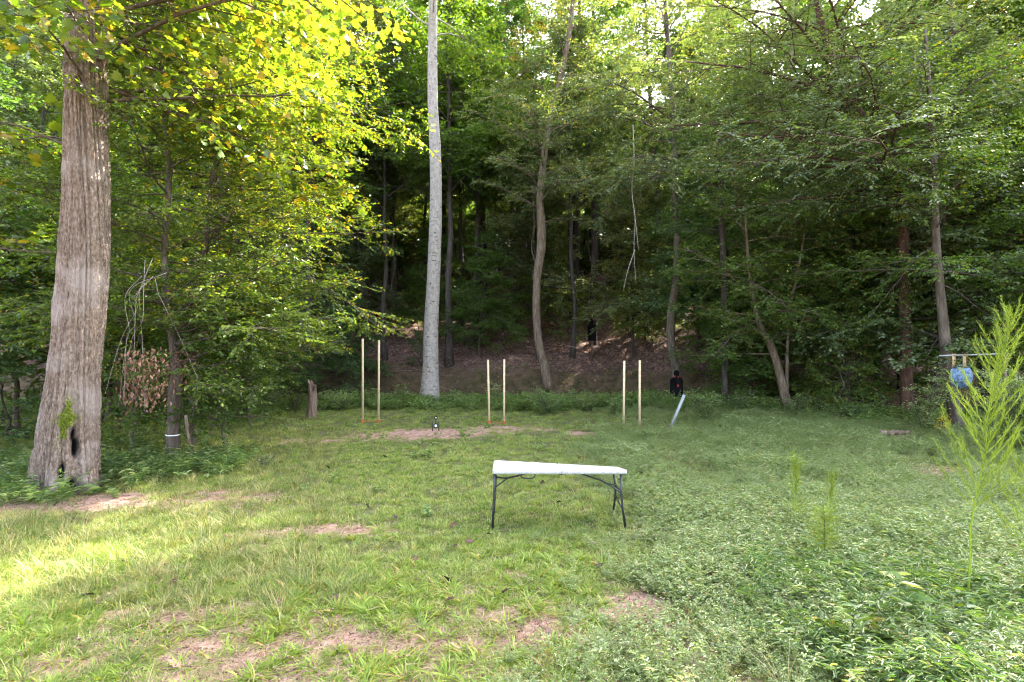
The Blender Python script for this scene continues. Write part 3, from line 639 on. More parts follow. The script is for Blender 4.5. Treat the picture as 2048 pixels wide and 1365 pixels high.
# right front canopy: reddish leaning trunk with the big overhanging crown
d = 15.6
q = [P(a, c, d) for a, c in [(1815, 860), (1812, 700), (1808, 560), (1806, 440), (1796, 370), (1765, 320), (1738, 270), (1700, 190), (1660, 100), (1630, 0), (1600, -120)]]
q[0][2] = float(H(q[0][0], d)) - .1
hero('overhanging_tree', 'reddish trunk leaning left high up and carrying the wide grey green crown at right', q[0], q,
     [.17, .15, .14, .14, .14, .15, .14, .12, .10, .08, .04], 'bark_red', 'leaf_cool',
     [dict(zlo=5.6, zhi=13, n=48, length=4.2, elev=.2, droop=.5, spacing=.045, size=.095, shape=lambda f: 1.0 - .3 * f),
      dict(zlo=6.2, zhi=9, n=16, length=5.6, elev=.12, droop=.5, spacing=.045, size=.095, az=(3.3, .5))], 12, 50, ('o', .45))
d = 17
q = [P(a, c, d) for a, c in [(1990, 820), (1985, 650), (1970, 480), (1950, 330), (1925, 180), (1900, 20), (1880, -160)]]
q[0][2] = float(H(q[0][0], d)) - .1
hero('right_tree', 'dark trunk hidden in dense leaves at the right border behind the feathery weed', q[0], q,
     [.16, .14, .13, .12, .10, .08, .04], 'bark_dark', 'leaf_cool',
     [dict(zlo=3.2, zhi=13, n=52, length=3.6, elev=.15, droop=.5, spacing=.045, size=.10, shape=lambda f: 1.0 - .3 * f)], 12, 50, ('o', .45))
# trunk beside the hanging disc
d = 13.7
q = [P(a, c, d) for a, c in [(1918, 872), (1905, 800), (1897, 740), (1890, 680), (1882, 600), (1872, 480), (1868, 340), (1860, 200), (1850, 60)]]
q[0][2] = float(H(q[0][0], d)) - .1
hero('support_tree', 'grey leaning trunk that carries the pipe of the hanging blue disc', q[0], q,
     [.17, .13, .12, .12, .10, .09, .08, .06, .03], 'bark_mid', 'leaf_mid',
     [dict(zlo=3.6, zhi=8.6, n=28, length=2.4, elev=.15, droop=.4, spacing=.045, size=.09)], 12, 40, rough=.08)

# hanging vine in the middle and dead white branch
def dead_branch(name, label, strands, rad, mat='twig_pale', leaves=None):
    b = np.array(strands[0][0], float); mb = MB(); cb = MB()
    for s in strands:
        s = np.array(s, float) - b; path_tube(mb, s, np.linspace(rad, rad * .4, len(s)), 5, len(s) * 5)
    t = thing(name, label, 'branch' if 'vine' not in name else 'vine', b); obj('stem', mb.mesh('stem', M[mat], True), t)
    if leaves: leaves(cb, b); obj('dead_leaves', cb.mesh('dead_leaves', M['leaf_brown']), t)['kind'] = 'stuff'
    return t
d = 19
dead_branch('hanging_vine', 'long pale vine hanging down in front of the dark wood', [[P(a, c, d) for a, c in [(1266, 250), (1268, 320), (1264, 380), (1270, 440), (1268, 500), (1272, 570)]],
            [P(a, c, d) for a, c in [(1270, 500), (1256, 540), (1247, 580)]], [P(a, c, d) for a, c in [(1264, 390), (1272, 450), (1277, 500)]]], .016)
d = 16.3
dead_branch('bare_branch', 'bare pale crooked branch high in the crowns at upper right', [[P(a, c, d) for a, c in [(1515, 30), (1535, 70), (1545, 105), (1565, 130)]]], .02)
d = 17.2
dead_branch('bare_branch', 'grey bare upright stem rising between the crowns at the top right of centre', [[P(a, c, d) for a, c in [(1582, 140), (1586, 70), (1588, 0), (1590, -60)]]], .055)
r9 = np.random.default_rng(9)
def brown(cb, b):
    n = 620; x = 245 + 85 * r9.random(n) + 12 * r9.normal(0, 1, n); y = 690 + 140 * r9.beta(2, 2.4, n); dd = 9.6 + .35 * r9.normal(0, 1, n)
    pos = np.stack([P(a, c, e) for a, c, e in zip(x, y, dd)]) - b
    put_leaves(cb, T_leaf('o', .4), pos, r9.normal(0, .5, (n, 3)) + [0, 0, -1], r9.normal(0, 1, (n, 3)), .075 * (.6 + .7 * r9.random(n)))
    n = 90; x = 355 + 26 * r9.normal(0, 1, n); y = 735 + 25 * r9.normal(0, 1, n); pos = np.stack([P(a, c, 9.8) for a, c in zip(x, y)]) - b
    put_leaves(cb, T_leaf('o', .4), pos, r9.normal(0, .7, (n, 3)) + [0, 0, -.5], r9.normal(0, 1, (n, 3)), .085, rnd=np.full(n, .1))
st = []
for k in range(7):
    x0 = 292 + 22 * r9.normal(); y0 = 600 + 60 * r9.random(); x1 = x0 - 8 + 34 * r9.normal(); st.append([P(292 + 22 * r9.normal(), 510 + 60 * r9.random(), 9.7), P(x0 + 9 * r9.normal(), 575 + 20 * r9.random(), 9.65), P(x0, y0, 9.6 + .1 * r9.normal()), P((x0 + x1) / 2, 680, 9.6 + .2 * r9.normal()), P(x1, 740 + 110 * r9.random(), 9.6 + .3 * r9.normal())])
dead_branch('dead_hanging_branch', 'dead hanging branch with dry brown leaves between the massive trunk and the banded one', st, .006, leaves=brown)
# dead leaning stake-like stub beside small tree
d = 10.4
dead_branch('broken_branch', 'short leaning dead stem right of the trunk with the white band', [[P(a, c, d) for a, c in [(372, 830), (378, 880), (392, 915), (410, 955)]]], .035, 'deadwood')

# ------------------------------------------------------------------ scattered ground cover (stuff)
def tuft(name, mat, tpl, n, rad, hmin, hmax, width, lean, seed, rmul=1, roff=0, seg=3):
    """curved blades growing from one spot"""
    r = np.random.default_rng(seed); mb = MB(); a = r.random(n) * 6.283; rr = rad * np.sqrt(r.random(n)); hh = hmin + (hmax - hmin) * r.random(n)
    b = np.stack([np.cos(a) * rr, np.sin(a) * rr, np.full(n, -.01)], 1); a2 = a + r.normal(0, .7, n); ln = lean * (.3 + r.random(n))
    ou = np.stack([np.cos(a2), np.sin(a2), a2 * 0], 1); sd = np.stack([-np.sin(a2 + r.normal(0, .6, n)), np.cos(a2), a2 * 0], 1)
    V = []; w = width * (.6 + .7 * r.random(n))
    for k in range(seg):
        t = k / seg; c = b + ou * (hh * ln * t ** 1.7)[:, None] + UP * (hh * (t - .35 * ln * t ** 2.2))[:, None]; ww = (w * (1 - .55 * t) * .5)[:, None]
        V += [c - sd * ww, c + sd * ww]
    V.append(b + ou * (hh * ln)[:, None] + UP * (hh * (1 - .35 * ln))[:, None]); k_ = 2 * seg + 1
    V = np.stack(V, 1).reshape(-1, 3); base = np.arange(n)[:, None] * k_
    qs = [base + np.array([2 * k, 2 * k + 1, 2 * k + 3, 2 * k + 2]) for k in range(seg - 1)]
    tr = base + np.array([2 * seg - 2, 2 * seg - 1, 2 * seg])
    mb.add(V, ([np.concatenate(qs)] if qs else []) + [tr], np.repeat(np.clip(r.random(n) * rmul + roff, 0, 1), k_))
    return bpy.data.objects.new(name, mb.mesh(name, M[mat]))
def leafy(name, mat, nst, h, spread, lsz, w, per, seed, kind='o', droop=.3, rad=.08, stemw=.002, tilt=.5):
    """upright weedy stems with leaves"""
    r = np.random.default_rng(seed); mb = MB()
    for s in range(nst):
        a = r.random() * 6.28; b = np.array([math.cos(a), math.sin(a), 0]) * rad * r.random(); dd = nrm(np.array([math.cos(a) * spread * r.random(), math.sin(a) * spread * r.random(), 1.]))
        L = h * (.55 + .5 * r.random()); pts = [b]; n = 5
        for i in range(n): pts.append(pts[-1] + dd * L / n); dd = nrm(dd + r.normal(0, .10, 3) + [math.cos(a) * .1, math.sin(a) * .1, -droop * .3])
        pts = np.array(pts); V, pl = segs(pts[:-1], pts[1:], stemw, stemw * .8); mb.add(V, pl, .35)
        t = (.15 + .85 * (np.arange(per) + r.random(per)) / per) * n; i = np.minimum(t.astype(int), n - 1); pos = pts[i] + (pts[i + 1] - pts[i]) * (t - i)[:, None]
        aa = r.random(per) * 6.28; dr = np.stack([np.cos(aa), np.sin(aa), .35 - droop * 1.6 * r.random(per)], 1)
        put_leaves(mb, T_leaf(kind, w), pos, dr, UP + r.normal(0, tilt, (per, 3)), lsz * (.6 + .7 * r.random(per)), r.random(per))
    return bpy.data.objects.new(name, mb.mesh(name, M[mat]))
def scatter_gn(name, protos, pos, rz, scl, idx, label, tilt=.12):
    col = bpy.data.collections.new(name + '_source')
    for k, p in enumerate(protos): p.name = '%s_%02d' % (name, k); col.objects.link(p)
    n = len(pos); me = bpy.data.meshes.new(name); me.vertices.add(n); me.vertices.foreach_set('co', np.asarray(pos, np.float32).ravel())
    rot = np.stack([rng.normal(0, tilt, n), rng.normal(0, tilt, n), rz], 1).astype(np.float32)
    a = me.attributes.new('rot', 'FLOAT_VECTOR', 'POINT'); a.data.foreach_set('vector', rot.ravel())
    a = me.attributes.new('scl', 'FLOAT', 'POINT'); a.data.foreach_set('value', np.asarray(scl, np.float32))
    a = me.attributes.new('idx', 'INT', 'POINT'); a.data.foreach_set('value', np.asarray(idx, np.int32))
    o = obj(name, me); tag(o, label, 'grass' if 'grass' in name else 'ground cover', kind='stuff')
    g = bpy.data.node_groups.new(name, 'GeometryNodeTree'); g.interface.new_socket('Geometry', in_out='INPUT', socket_type='NodeSocketGeometry'); g.interface.new_socket('Geometry', in_out='OUTPUT', socket_type='NodeSocketGeometry')
    N, L = g.nodes, g.links; gi = N.new('NodeGroupInput'); go = N.new('NodeGroupOutput'); ip = N.new('GeometryNodeInstanceOnPoints')
    ci = N.new('GeometryNodeCollectionInfo'); ci.inputs['Collection'].default_value = col; ci.inputs['Separate Children'].default_value = True; ci.inputs['Reset Children'].default_value = True
    def na(nm, dt):
        x = N.new('GeometryNodeInputNamedAttribute'); x.data_type = dt; x.inputs['Name'].default_value = nm; return x.outputs[0]
    L.new(gi.outputs[0], ip.inputs['Points']); L.new(ci.outputs[0], ip.inputs['Instance']); ip.inputs['Pick Instance'].default_value = True
    L.new(na('idx', 'INT'), ip.inputs['Instance Index']); L.new(na('rot', 'FLOAT_VECTOR'), ip.inputs['Rotation']); L.new(na('scl', 'FLOAT'), ip.inputs['Scale'])
    L.new(ip.outputs[0], go.inputs[0]); md = o.modifiers.new('scatter', 'NODES'); md.node_group = g; return o
def sample(n, x0, x1, y0, y1, prob, persp=True, seed=1):
    """points on the ground, denser near the camera when persp"""
    r = np.random.default_rng(seed); y = y0 * (y1 / y0) ** r.random(n) if persp else y0 + (y1 - y0) * r.random(n)
    half = y * .98 + 1.2; x = (r.random(n) * 2 - 1) * half if persp else x0 + (x1 - x0) * r.random(n)
    k = (x > x0) & (x < x1) & (r.random(n) < prob(x, y)); x, y = x[k], y[k]
    return np.stack([x, y, H(x, y)], 1), r
def field(x, y): return sstep(.6, -.3, y - edge(x))
# weights: right = pale weed carpet, left = long grass, middle = lawn
def wright(x, y):      # line from (1400,1365) up to (1250,900) in the photo
    b = 1.25 + .09 * (y - 4) + 3.0 * (fbm(x * .5, y * .5, 61) - .5)
    return sstep(-1.4, 1.5, x - b)
def wleft(x, y): return sstep(.4, -.5, x - (-1.35 - .32 * (y - 4) + .9 * (fbm(x * .7, y * .7, 62) - .5))) * sstep(4.0, 4.9, y + .2 * (x + 2))
def wedge(x, y): return sstep(2.6, .9, edge(x) - y + 1.4 * (fbm(x * .7, y * .7, 63) - .5))
cl = lambda x, y, s, lo, hi: sstep(lo, hi, fbm(x, y, s))

lawn = [tuft('l', 'grass_lawn', None, 52, .085, .03, .075, .0048, 1.0, 200 + k) for k in range(5)]
p, r = sample(56000, -16, 16, 3.3, 21, lambda x, y: field(x, y) * (1 - .97 * np.clip(bare(x, y) * 1.3, 0, 1)) * (1 - .5 * wright(x, y)) * (.45 + .55 * cl(x * 2, y * 2, 71, .35, .6)) * (.45 + .55 * sstep(4.4, 6.0, y + .5 * (fbm(x, y, 90) - .5))), seed=21)
n = len(p); scatter_gn('short_grass', lawn, p, r.random(n) * 6.28, (.6 + .7 * r.random(n)) * (.8 + .02 * p[:, 1]), r.integers(0, 5, n), 'short green grass across the middle of the clearing'); print('lawn', n)
coarse = [tuft('c', 'grass_coarse', None, 36, .025, .05, .11, .008, 1.6, 210 + k, seg=4) for k in range(4)]
p, r = sample(11000, -14, 9, 3.4, 12, lambda x, y: (1 - wright(x, y)) * (.15 + .85 * cl(x * 1.6, y * 1.6, 72, .42, .6)) * (.05 + sstep(7.5, 4.8, y)) * .55 * (1 - .45 * np.clip(bare(x, y), 0, 1)), seed=22)
n = len(p); scatter_gn('coarse_grass', coarse, p, r.random(n) * 6.28, .65 + .75 * r.random(n), r.integers(0, 4, n), 'coarse bright grass tufts on the bare sandy ground in front'); print('coarse', n)
long_ = [tuft('g', 'grass_long', None, 40, .08, .07, .22, .0042, 1.0, 220 + k, seg=4) for k in range(5)]
p, r = sample(17000, -22, 20, 3.4, 21, lambda x, y: field(x, y) * np.maximum(wleft(x, y) * .55, .10 * cl(x, y, 73, .5, .7)) * (1 - .9 * np.clip(bare(x, y) * 1.4, 0, 1)), seed=23)
n = len(p); scatter_gn('long_grass', long_, p, r.random(n) * 6.28, .5 + .8 * r.random(n), r.integers(0, 5, n), 'long straw tinged grass at the left of the clearing'); print('long', n)
stilt = [leafy('s', 'stilt', 11, .24, .9, .036, .28, 20, 230 + k, 'd', .25, .11, .0010) for k in range(5)]
p, r = sample(40000, -2.5, 24, 3.6, 20, lambda x, y: field(x, y) * wright(x, y) ** 1.5 * (.35 + .65 * cl(x * 1.3, y * 1.3, 74, .35, .6)) * (1 - .85 * np.clip(bare(x, y) * 1.3, 0, 1)), seed=24)
n = len(p); hs = (.15 + 1.5 * fbm(p[:, 0] * .9, p[:, 1] * .9, 75)) * (.6 + .4 * wright(p[:, 0], p[:, 1]))
scatter_gn('weed_carpet', stilt, p, r.random(n) * 6.28, hs * (.75 + .5 * r.random(n)), r.integers(0, 5, n), 'pale green carpet of leafy weeds over the right half of the clearing'); print('stilt', n)
herb = [leafy('h', 'herb', 7, .42, .5, .06, .42, 22, 240 + k, 'o', .2, .10, .002) for k in range(5)]
p, r = sample(30000, -24, 24, 11, 23, lambda x, y: wedge(x, y) * sstep(1.1, .3, y - edge(x)) * (.25 + .75 * cl(x * .9, y * .9, 76, .38, .6)), persp=False, seed=25)
n = len(p); scatter_gn('creekside_weeds', herb, p, r.random(n) * 6.28, .45 + .95 * r.random(n), r.integers(0, 5, n), 'knee high blue green weeds along the top of the creek bank'); print('herb', n)
p, r = sample(1500, -13, 2, 7, 20, lambda x, y: field(x, y) * .25 * cl(x, y, 77, .45, .65), persp=False, seed=26)
n = len(p); scatter_gn('broadleaf_weeds', [leafy('b', 'herb', 4, .20, .6, .05, .45, 12, 250 + k) for k in range(3)], p, r.random(n) * 6.28, .6 + .7 * r.random(n), r.integers(0, 3, n), 'broad leaved weeds dotted through the grass')
# sparse bank grass and forest litter
p, r = sample(9000, -24, 26, 14, 28, lambda x, y: sstep(2.8, 3.3, y - edge(x)) * sstep(6.6, 5.2, y - edge(x)) * (.15 + .8 * cl(x * .8, y * .8, 78, .42, .6)), persp=False, seed=27)
n = len(p); scatter_gn('bank_grass', [tuft('k', 'grass_long', None, 30, .10, .08, .28, .006, 1.2, 260 + k) for k in range(3)], p, r.random(n) * 6.28, .6 + .7 * r.random(n), r.integers(0, 3, n), 'dull sparse grass on the shaded far creek bank')
def crumbs(seed):
    r = np.random.default_rng(seed); mb = MB(); n = 26; pos = np.stack([r.normal(0, .10, n), r.normal(0, .10, n), .004 + .006 * r.random(n)], 1); a = r.random(n) * 6.28; L_ = .02 + .05 * r.random(n)
    B_ = pos + np.stack([np.cos(a) * L_, np.sin(a) * L_, .008 * r.normal(size=n)], 1); V, pl = segs(pos, B_, .0016, .0010); mb.add(V, pl, np.repeat(.4 + .6 * r.random(n), 6))
    for k in range(9):
        V, pl = box(0, 0, 0, 1, 1, .7); V = V * (.004 + .009 * r.random()) * (.7 + .6 * r.random((8, 1))) + [r.normal(0, .1), r.normal(0, .1), .003]; mb.add(V, pl, .15 + .3 * r.random())
    return bpy.data.objects.new('x', mb.mesh('x', M['debris']))
p, r = sample(11000, -13, 9, 3.3, 14, lambda x, y: np.clip(bare(x, y) * 1.2 + .06, 0, 1) * field(x, y), seed=31)
n = len(p); scatter_gn('soil_debris', [crumbs(290 + k) for k in range(4)], p, r.random(n) * 6.28, .6 + .8 * r.random(n), r.integers(0, 4, n), 'straw bits, twigs and crumbs of soil lying on the bare sandy patches')
def leafbits(seed, n=14, rad=.3, mat='leaf_brown', sz=.085):
    r = np.random.default_rng(seed); mb = MB(); pos = np.stack([r.normal(0, rad, n), r.normal(0, rad, n), .01 + .03 * r.random(n)], 1)
    put_leaves(mb, T_leaf('o', .6), pos, r.normal(0, 1, (n, 3)) * [1, 1, .3], UP + r.normal(0, .5, (n, 3)), sz * (.6 + .7 * r.random(n))); return bpy.data.objects.new('x', mb.mesh('x', M[mat]))
p, r = sample(15000, -30, 36, 17, 52, lambda x, y: sstep(3.6, 6, y - edge(x)) * (np.abs(x) < y * .95 + 3), persp=False, seed=28)
n = len(p); scatter_gn('leaf_litter', [leafbits(270 + k) for k in range(4)], p, r.random(n) * 6.28, .7 + .7 * r.random(n), r.integers(0, 4, n), 'brown fallen leaves covering the forest slope', .25)
# cane-like leafy clumps: bottom right and at foot of the big trees
cane = [leafy('n', 'cane', 8, .62, .75, .115, .125, 17, 280 + k, 'o', .45, .12, .0022, .35) for k in range(5)]
def canef(x, y):
    q = ((x - 3.35) / 1.5) ** 2 + ((y - 4.5) / 1.25) ** 2
    return sstep(1.25, .5, q + .9 * (fbm(x * 1.6, y * 1.6, 80) - .5)) * sstep(1.35, 1.9, x)
p, r = sample(2600, 1.2, 7, 3.3, 8, canef, seed=29)
n = len(p); scatter_gn('cane_thicket', cane, p, r.random(n) * 6.28, (.34 + .5 * r.random(n)) * (.6 + .8 * fbm(p[:, 0] * 1.5, p[:, 1] * 1.5, 85)), r.integers(0, 5, n), 'thicket of narrow leaved cane in the right foreground'); print('cane', n)
p, r = sample(3000, 0, 16, 3.6, 15, lambda x, y: field(x, y) * wright(x, y) ** 2 * cl(x * 1.1, y * 1.1, 86, .42, .62) * .5, seed=33)
n = len(p); scatter_gn('tall_weeds', [leafy('w', 'stilt', 5, .50, .45, .045, .24, 30, 295 + k, 'o', .25, .07, .0016) for k in range(4)], p, r.random(n) * 6.28, .55 + .6 * r.random(n), r.integers(0, 4, n), 'taller wispy weeds standing out of the pale green carpet')
p, r = sample(2600, 0, 16, 3.6, 17, lambda x, y: field(x, y) * wright(x, y) * cl(x * 1.4, y * 1.4, 87, .45, .65) * .5, seed=34)
n = len(p); scatter_gn('dry_grass', [tuft('y', 'grass_long', None, 16, .06, .12, .34, .0035, .8, 300 + k, roff=.35, seg=4) for k in range(3)], p, r.random(n) * 6.28, .6 + .6 * r.random(n), r.integers(0, 3, n), 'straw coloured grass stems among the weeds at right')
p2 = []
for px, py, c, sp in [(200, 960, 26, 50), (110, 950, 14, 40), (60, 1000, 14, 60), (140, 975, 14, 30), (165, 965, 10, 25), (330, 950, 10, 40), (390, 940, 12, 45), (260, 930, 12, 40), (460, 930, 6, 40), (20, 930, 10, 30), (280, 900, 8, 60)]:
    for _ in range(c):
        a = G(px + sp * r9.normal(), py + 11 * r9.normal()); p2.append(a)
p2 = np.array(p2); n = len(p2)
scatter_gn('trunk_side_plants', cane, p2, r9.random(n) * 6.28, .5 + .55 * r9.random(n), r9.integers(0, 5, n), 'arching narrow leaved plants at the feet of the two left trunks')

# ------------------------------------------------------------------ countable plants
def shrub(name, label, base, w, h, n, leafm, size, seed, spacing=.045, cat='shrub', stems=9):
    r = np.random.default_rng(seed); tb = MB(); cb = MB()
    for s in range(stems):
        a = r.random() * 6.28; L = h * (.7 + .4 * r.random()); ou = w * (.2 + .6 * r.random()); k = 7; t = np.linspace(0, 1, k)[:, None]
        pts = np.array([[0, 0, -.05]]) + t * UP * L * .95 + (t ** 1.4) * np.array([math.cos(a), math.sin(a), 0]) * ou + r.normal(0, .02 * h, (k, 3)) * t
        V, pl = tube(pts, np.linspace(.012, .004, k), 5, False); tb.add(V, pl); D = nrm(np.diff(pts, axis=0)); Ls = np.linalg.norm(np.diff(pts, axis=0), axis=1)
        m = n // stems; t = .2 + .8 * r.random(m); i = np.minimum((t * (k - 1)).astype(int), k - 2); Pb = pts[i]; a2 = r.random(m) * 6.28
        Db = nrm(np.stack([np.cos(a2), np.sin(a2), .35 + .5 * r.random(m)], 1)); Lb = w * .45 * (1.2 - .6 * t) * (.5 + .7 * r.random(m))
        V, pl = segs(Pb, Pb + Db * Lb[:, None], .004, .001); tb.add(V, pl); Pt, Dt, Lt = branch_children(r, Pb, Db, Lb, 3, .2, .7, .45)
        leaf_emit(r, cb, T_leaf('o', .48), np.concatenate([Pb, Pt]), np.concatenate([Db, Dt]), np.concatenate([Lb, Lt]), spacing, size, .5, .05)
    t = thing(name, label, cat, base); obj('stem', tb.mesh('stem', M['bark_mid'], True), t); obj('foliage', cb.mesh('foliage', M[leafm]), t); return t
def gz(px, py, d=None):
    a = G(px, py) if d is None else P(px, py, d); a[2] = float(H(a[0], a[1])); return a
shrub('privet_shrub', 'tall privet shrub with tiny pale leaves behind the feathery weed at right', gz(2045, 0, 11.2), 1.3, 1.95, 620, 'stilt', .05, 301, .032, stems=22)
shrub('privet_shrub', 'privet shrub with pale leaves sprawling left of the hanging blue disc', gz(1845, 0, 13.4), .8, 1.75, 260, 'stilt', .055, 302, .036)
shrub('teal_shrub', 'rounded blue green shrub just right of the leaning metal post', gz(1408, 0, 15.6), .75, 1.0, 260, 'herb', .05, 303, .04, stems=12)
shrub('teal_shrub', 'spreading blue green shrub between the middle and right wooden posts', gz(1096, 0, 17.6), 1.0, .95, 200, 'herb', .05, 304, .042, stems=12)
shrub('teal_shrub', 'small leafy shrub in front of the leaning mossy trunk', gz(1590, 0, 16.4), .7, .8, 150, 'herb', .05, 305, .045)
shrub('edge_shrub', 'pale leafy shrub on the bank left of the broken stump', gz(520, 0, 17.4), 1.2, .95, 240, 'herb', .055, 306, .045, stems=12)
shrub('edge_shrub', 'yellow green shrub at the clearing edge left of the broken stump', gz(590, 0, 18.0), .6, .9, 120, 'leaf_bright', .06, 307, .05)
shrub('yellow_shrub', 'small shrub with vivid yellow leaves at the foot of the trunk beside the blue disc', gz(1886, 0, 13.0), .32, .62, 70, 'leaf_yellow', .06, 308, .05)
shrub('yellow_shrub', 'yellow leaved twigs on the shaded bank behind the right wooden posts', gz(1222, 0, 22.0), .7, .95, 50, 'leaf_yellow', .06, 310, .14)
shrub('edge_shrub', 'low dark weeds rounded like a shrub behind the tall wooden posts', gz(680, 0, 18.7), .9, .75, 150, 'herb', .06, 309, .05)
for k, (px, dd, w, h, lb) in enumerate([(650, 19.6, .6, .75, 'low green shrub right of the broken stump'), (740, 19.9, .8, .8, 'spreading green shrub behind the feet of the tall wooden posts'), (805, 19.9, .6, .9, 'leafy green shrub left of the foot of the pale straight tree'),
        (905, 20.2, .5, .6, 'little green shrub right of the foot of the pale straight tree'), (990, 19.6, .6, 1.0, 'shrub with pale leaves growing up between the middle posts'), (1170, 18.6, .8, .75, 'low blue green shrub behind the table and left of the right posts'),
        (1480, 17.4, .9, .7, 'low green shrub right of the rounded blue green one'), (1690, 15.6, 1.0, .6, 'low spreading shrub in front of the dark trunks on the bank'), (1230, 17.8, .5, .6, 'small green shrub immediately left of the right posts')]):
    shrub('edge_shrub', lb, gz(px, 0, dd), w, h, 170, 'stilt' if k in (4,) else 'herb', .05, 340 + k, .042, stems=10)
for k, (px, py, w, h) in enumerate([(1240, 893, .22, .2), (530, 935, .3, .3)]):
    shrub('weed_clump', ['dark brownish weed clump on the lawn behind the table', 'dark weed clump on the lawn right of the banded trunk'][k], gz(px, py), w, h, 60, 'herb', .035, 320 + k, .04)

def fennel(label, base, h, spread, nb, seed, lean=(0, 0), th=.010, fils=46, name='feathery_weed', low=.34):
    r = np.random.default_rng(seed); tb = MB(); cb = MB(); k = 12; t = np.linspace(0, 1, k)[:, None]
    pts = t * UP * h + t ** 2 * np.array([lean[0], lean[1], 0]) + r.normal(0, .006, (k, 3)) * h; pts[0] = 0
    V, pl = tube(pts, np.linspace(th, th * .25, k), 6, False); tb.add(V, pl, .4)
    A = []; B = []
    def fil(P0, D, n, ln):
        d = nrm(D + r.normal(0, .42, (n, 3)) + [0, 0, .35]); p = P0; A.append(p); B.append(p + d * (ln * (.5 + .8 * r.random(n)))[:, None])
    for i in range(nb):
        f = low + (1 - low) * (i + r.random()) / nb; q = f * (k - 1); j = min(int(q), k - 2); p = pts[j] + (pts[j + 1] - pts[j]) * (q - j); a = i * 2.4 + r.random()
        L = spread * (1.32 - 1.2 * f) * (.7 + .5 * r.random()) + .12; d = nrm(np.array([math.cos(a), math.sin(a), .75 + .8 * f])); bp = [p]
        for s in range(6): bp.append(bp[-1] + d * L / 6); d = nrm(d + [0, 0, .10] + r.normal(0, .05, 3))
        bp = np.array(bp); V, pl = tube(bp, np.linspace(th * .35, .0012, 7), 4, False); cb.add(V, pl, .8)
        n = int(fils * L / .5) + 14; tt = (.08 + .92 * r.random(n)) * 6; jj = np.minimum(tt.astype(int), 5); pp = bp[jj] + (bp[jj + 1] - bp[jj]) * (tt - jj)[:, None]; dd = nrm(bp[jj + 1] - bp[jj])
        fil(pp, dd, n, .058 if L > .25 else .045)
    n = 260; f = .55 + .45 * r.random(n); q = f * (k - 1); j = np.minimum(q.astype(int), k - 2); fil(pts[j] + (pts[j + 1] - pts[j]) * (q - j)[:, None], np.tile([0, 0, 1.], (n, 1)), n, .08)
    A = np.concatenate(A); B = np.concatenate(B); V, pl = segs(A, B, .0014, .0007); cb.add(V, pl, np.repeat(r.random(len(A)), 6))
    t_ = thing(name, label, 'weed', base); obj('stem', tb.mesh('stem', M['fennel'], True), t_); obj('foliage', cb.mesh('foliage', M['fennel']), t_); return t_
b = gz(1938, 0, 4.75)
fennel('tall feathery yellow green weed standing alone in the right foreground', b, 2.6, .62, 62, 401, (.48, .1), .010, 75)
fennel('short feathery weed spike in the pale weeds behind the pine seedling', gz(1592, 0, 6.6), .95, .10, 34, 402, (.0, 0), .006, 30, low=.2)
fennel('faint small feathery weed among the pale weeds right of the short spike', gz(1660, 0, 7.0), .62, .12, 22, 403, (.03, 0), .005, 30, low=.2)
fennel('yellowing feathery weed cut off by the right edge of the picture', gz(2050, 0, 4.9), 1.5, .5, 40, 404, (.1, 0), .008, 60, low=.3)
# pine seedling: long needles off a thin reddish stem
r = np.random.default_rng(8); base = gz(1648, 0, 5.7); tb = MB(); cb = MB(); h = .62
V, pl = tube([[0, 0, 0], [.01, 0, .3], [0, 0, h]], [.007, .006, .004], 6, False); tb.add(V, pl)
n = 420; z = .18 + (h - .18) * r.random(n); a = r.random(n) * 6.28; A = np.stack([z * 0, z * 0, z], 1); Dn = nrm(np.stack([np.cos(a), np.sin(a), .35 + .7 * r.random(n)], 1))
V, pl = segs(A, A + Dn * (.13 + .1 * r.random(n))[:, None], .0013, .0007); cb.add(V, pl, np.repeat(r.random(n), 6))
t = thing('pine_seedling', 'knee high pine seedling with a reddish stem in the pale weeds', 'seedling', base); obj('stem', tb.mesh('stem', M['bark_scaly'], True), t); obj('needles', cb.mesh('needles', M['fennel']), t)

# broad leaved herbs in the right foreground, and the plant with the green fruit
def herbplant(name, label, base, h, n, lsz, w, mat, seed, stems=3, rad=.12):
    o = leafy('x', mat, stems, h, .5, lsz, w, n, seed, 'o', .3, rad, .004, .35); o.name = name; S.collection.objects.link(o); o.location = base
    return tag(o, label, 'plant')
herbplant('broadleaf_plant', 'bright broad leaved plant in the cane thicket nearest the bottom edge', gz(1700, 0, 4.15), .52, 26, .13, .30, 'leaf_bright', 501, 4)
herbplant('broadleaf_plant', 'smaller broad leaved plant left of the bright one in the thicket', gz(1655, 0, 4.35), .42, 18, .11, .30, 'cane', 502, 3)
herbplant('broadleaf_plant', 'large leaved shoot beneath the tall feathery weed', gz(1880, 0, 4.3), .62, 16, .15, .42, 'cane', 503, 2)
herbplant('rosette_plant', 'big leaved low plant on the sand just right of the massive trunk foot', gz(196, 990), .13, 6, .20, .42, 'herb', 504, 2, .05)
base = gz(2000, 0, 4.05); fp = thing('fruiting_plant', 'leafy stem carrying one round green fruit in the bottom right corner', 'plant', base)
o = leafy('foliage', 'leaf_bright', 3, .62, .6, .10, .45, 16, 505, 'o', .4, .1, .004); S.collection.objects.link(o); o.parent = fp
a = np.linspace(0, np.pi, 9); prof = np.stack([np.sin(a) * .022, -np.cos(a) * .024], 1); V, pl = tube([[0, 0, z] for _, z in prof], np.maximum(prof[:, 0], .001), 14); mb = MB(); mb.add(V, pl)
obj('fruit', mb.mesh('fruit', M['fruit'], True), fp, P(2003, 1306, 3.95) - base)

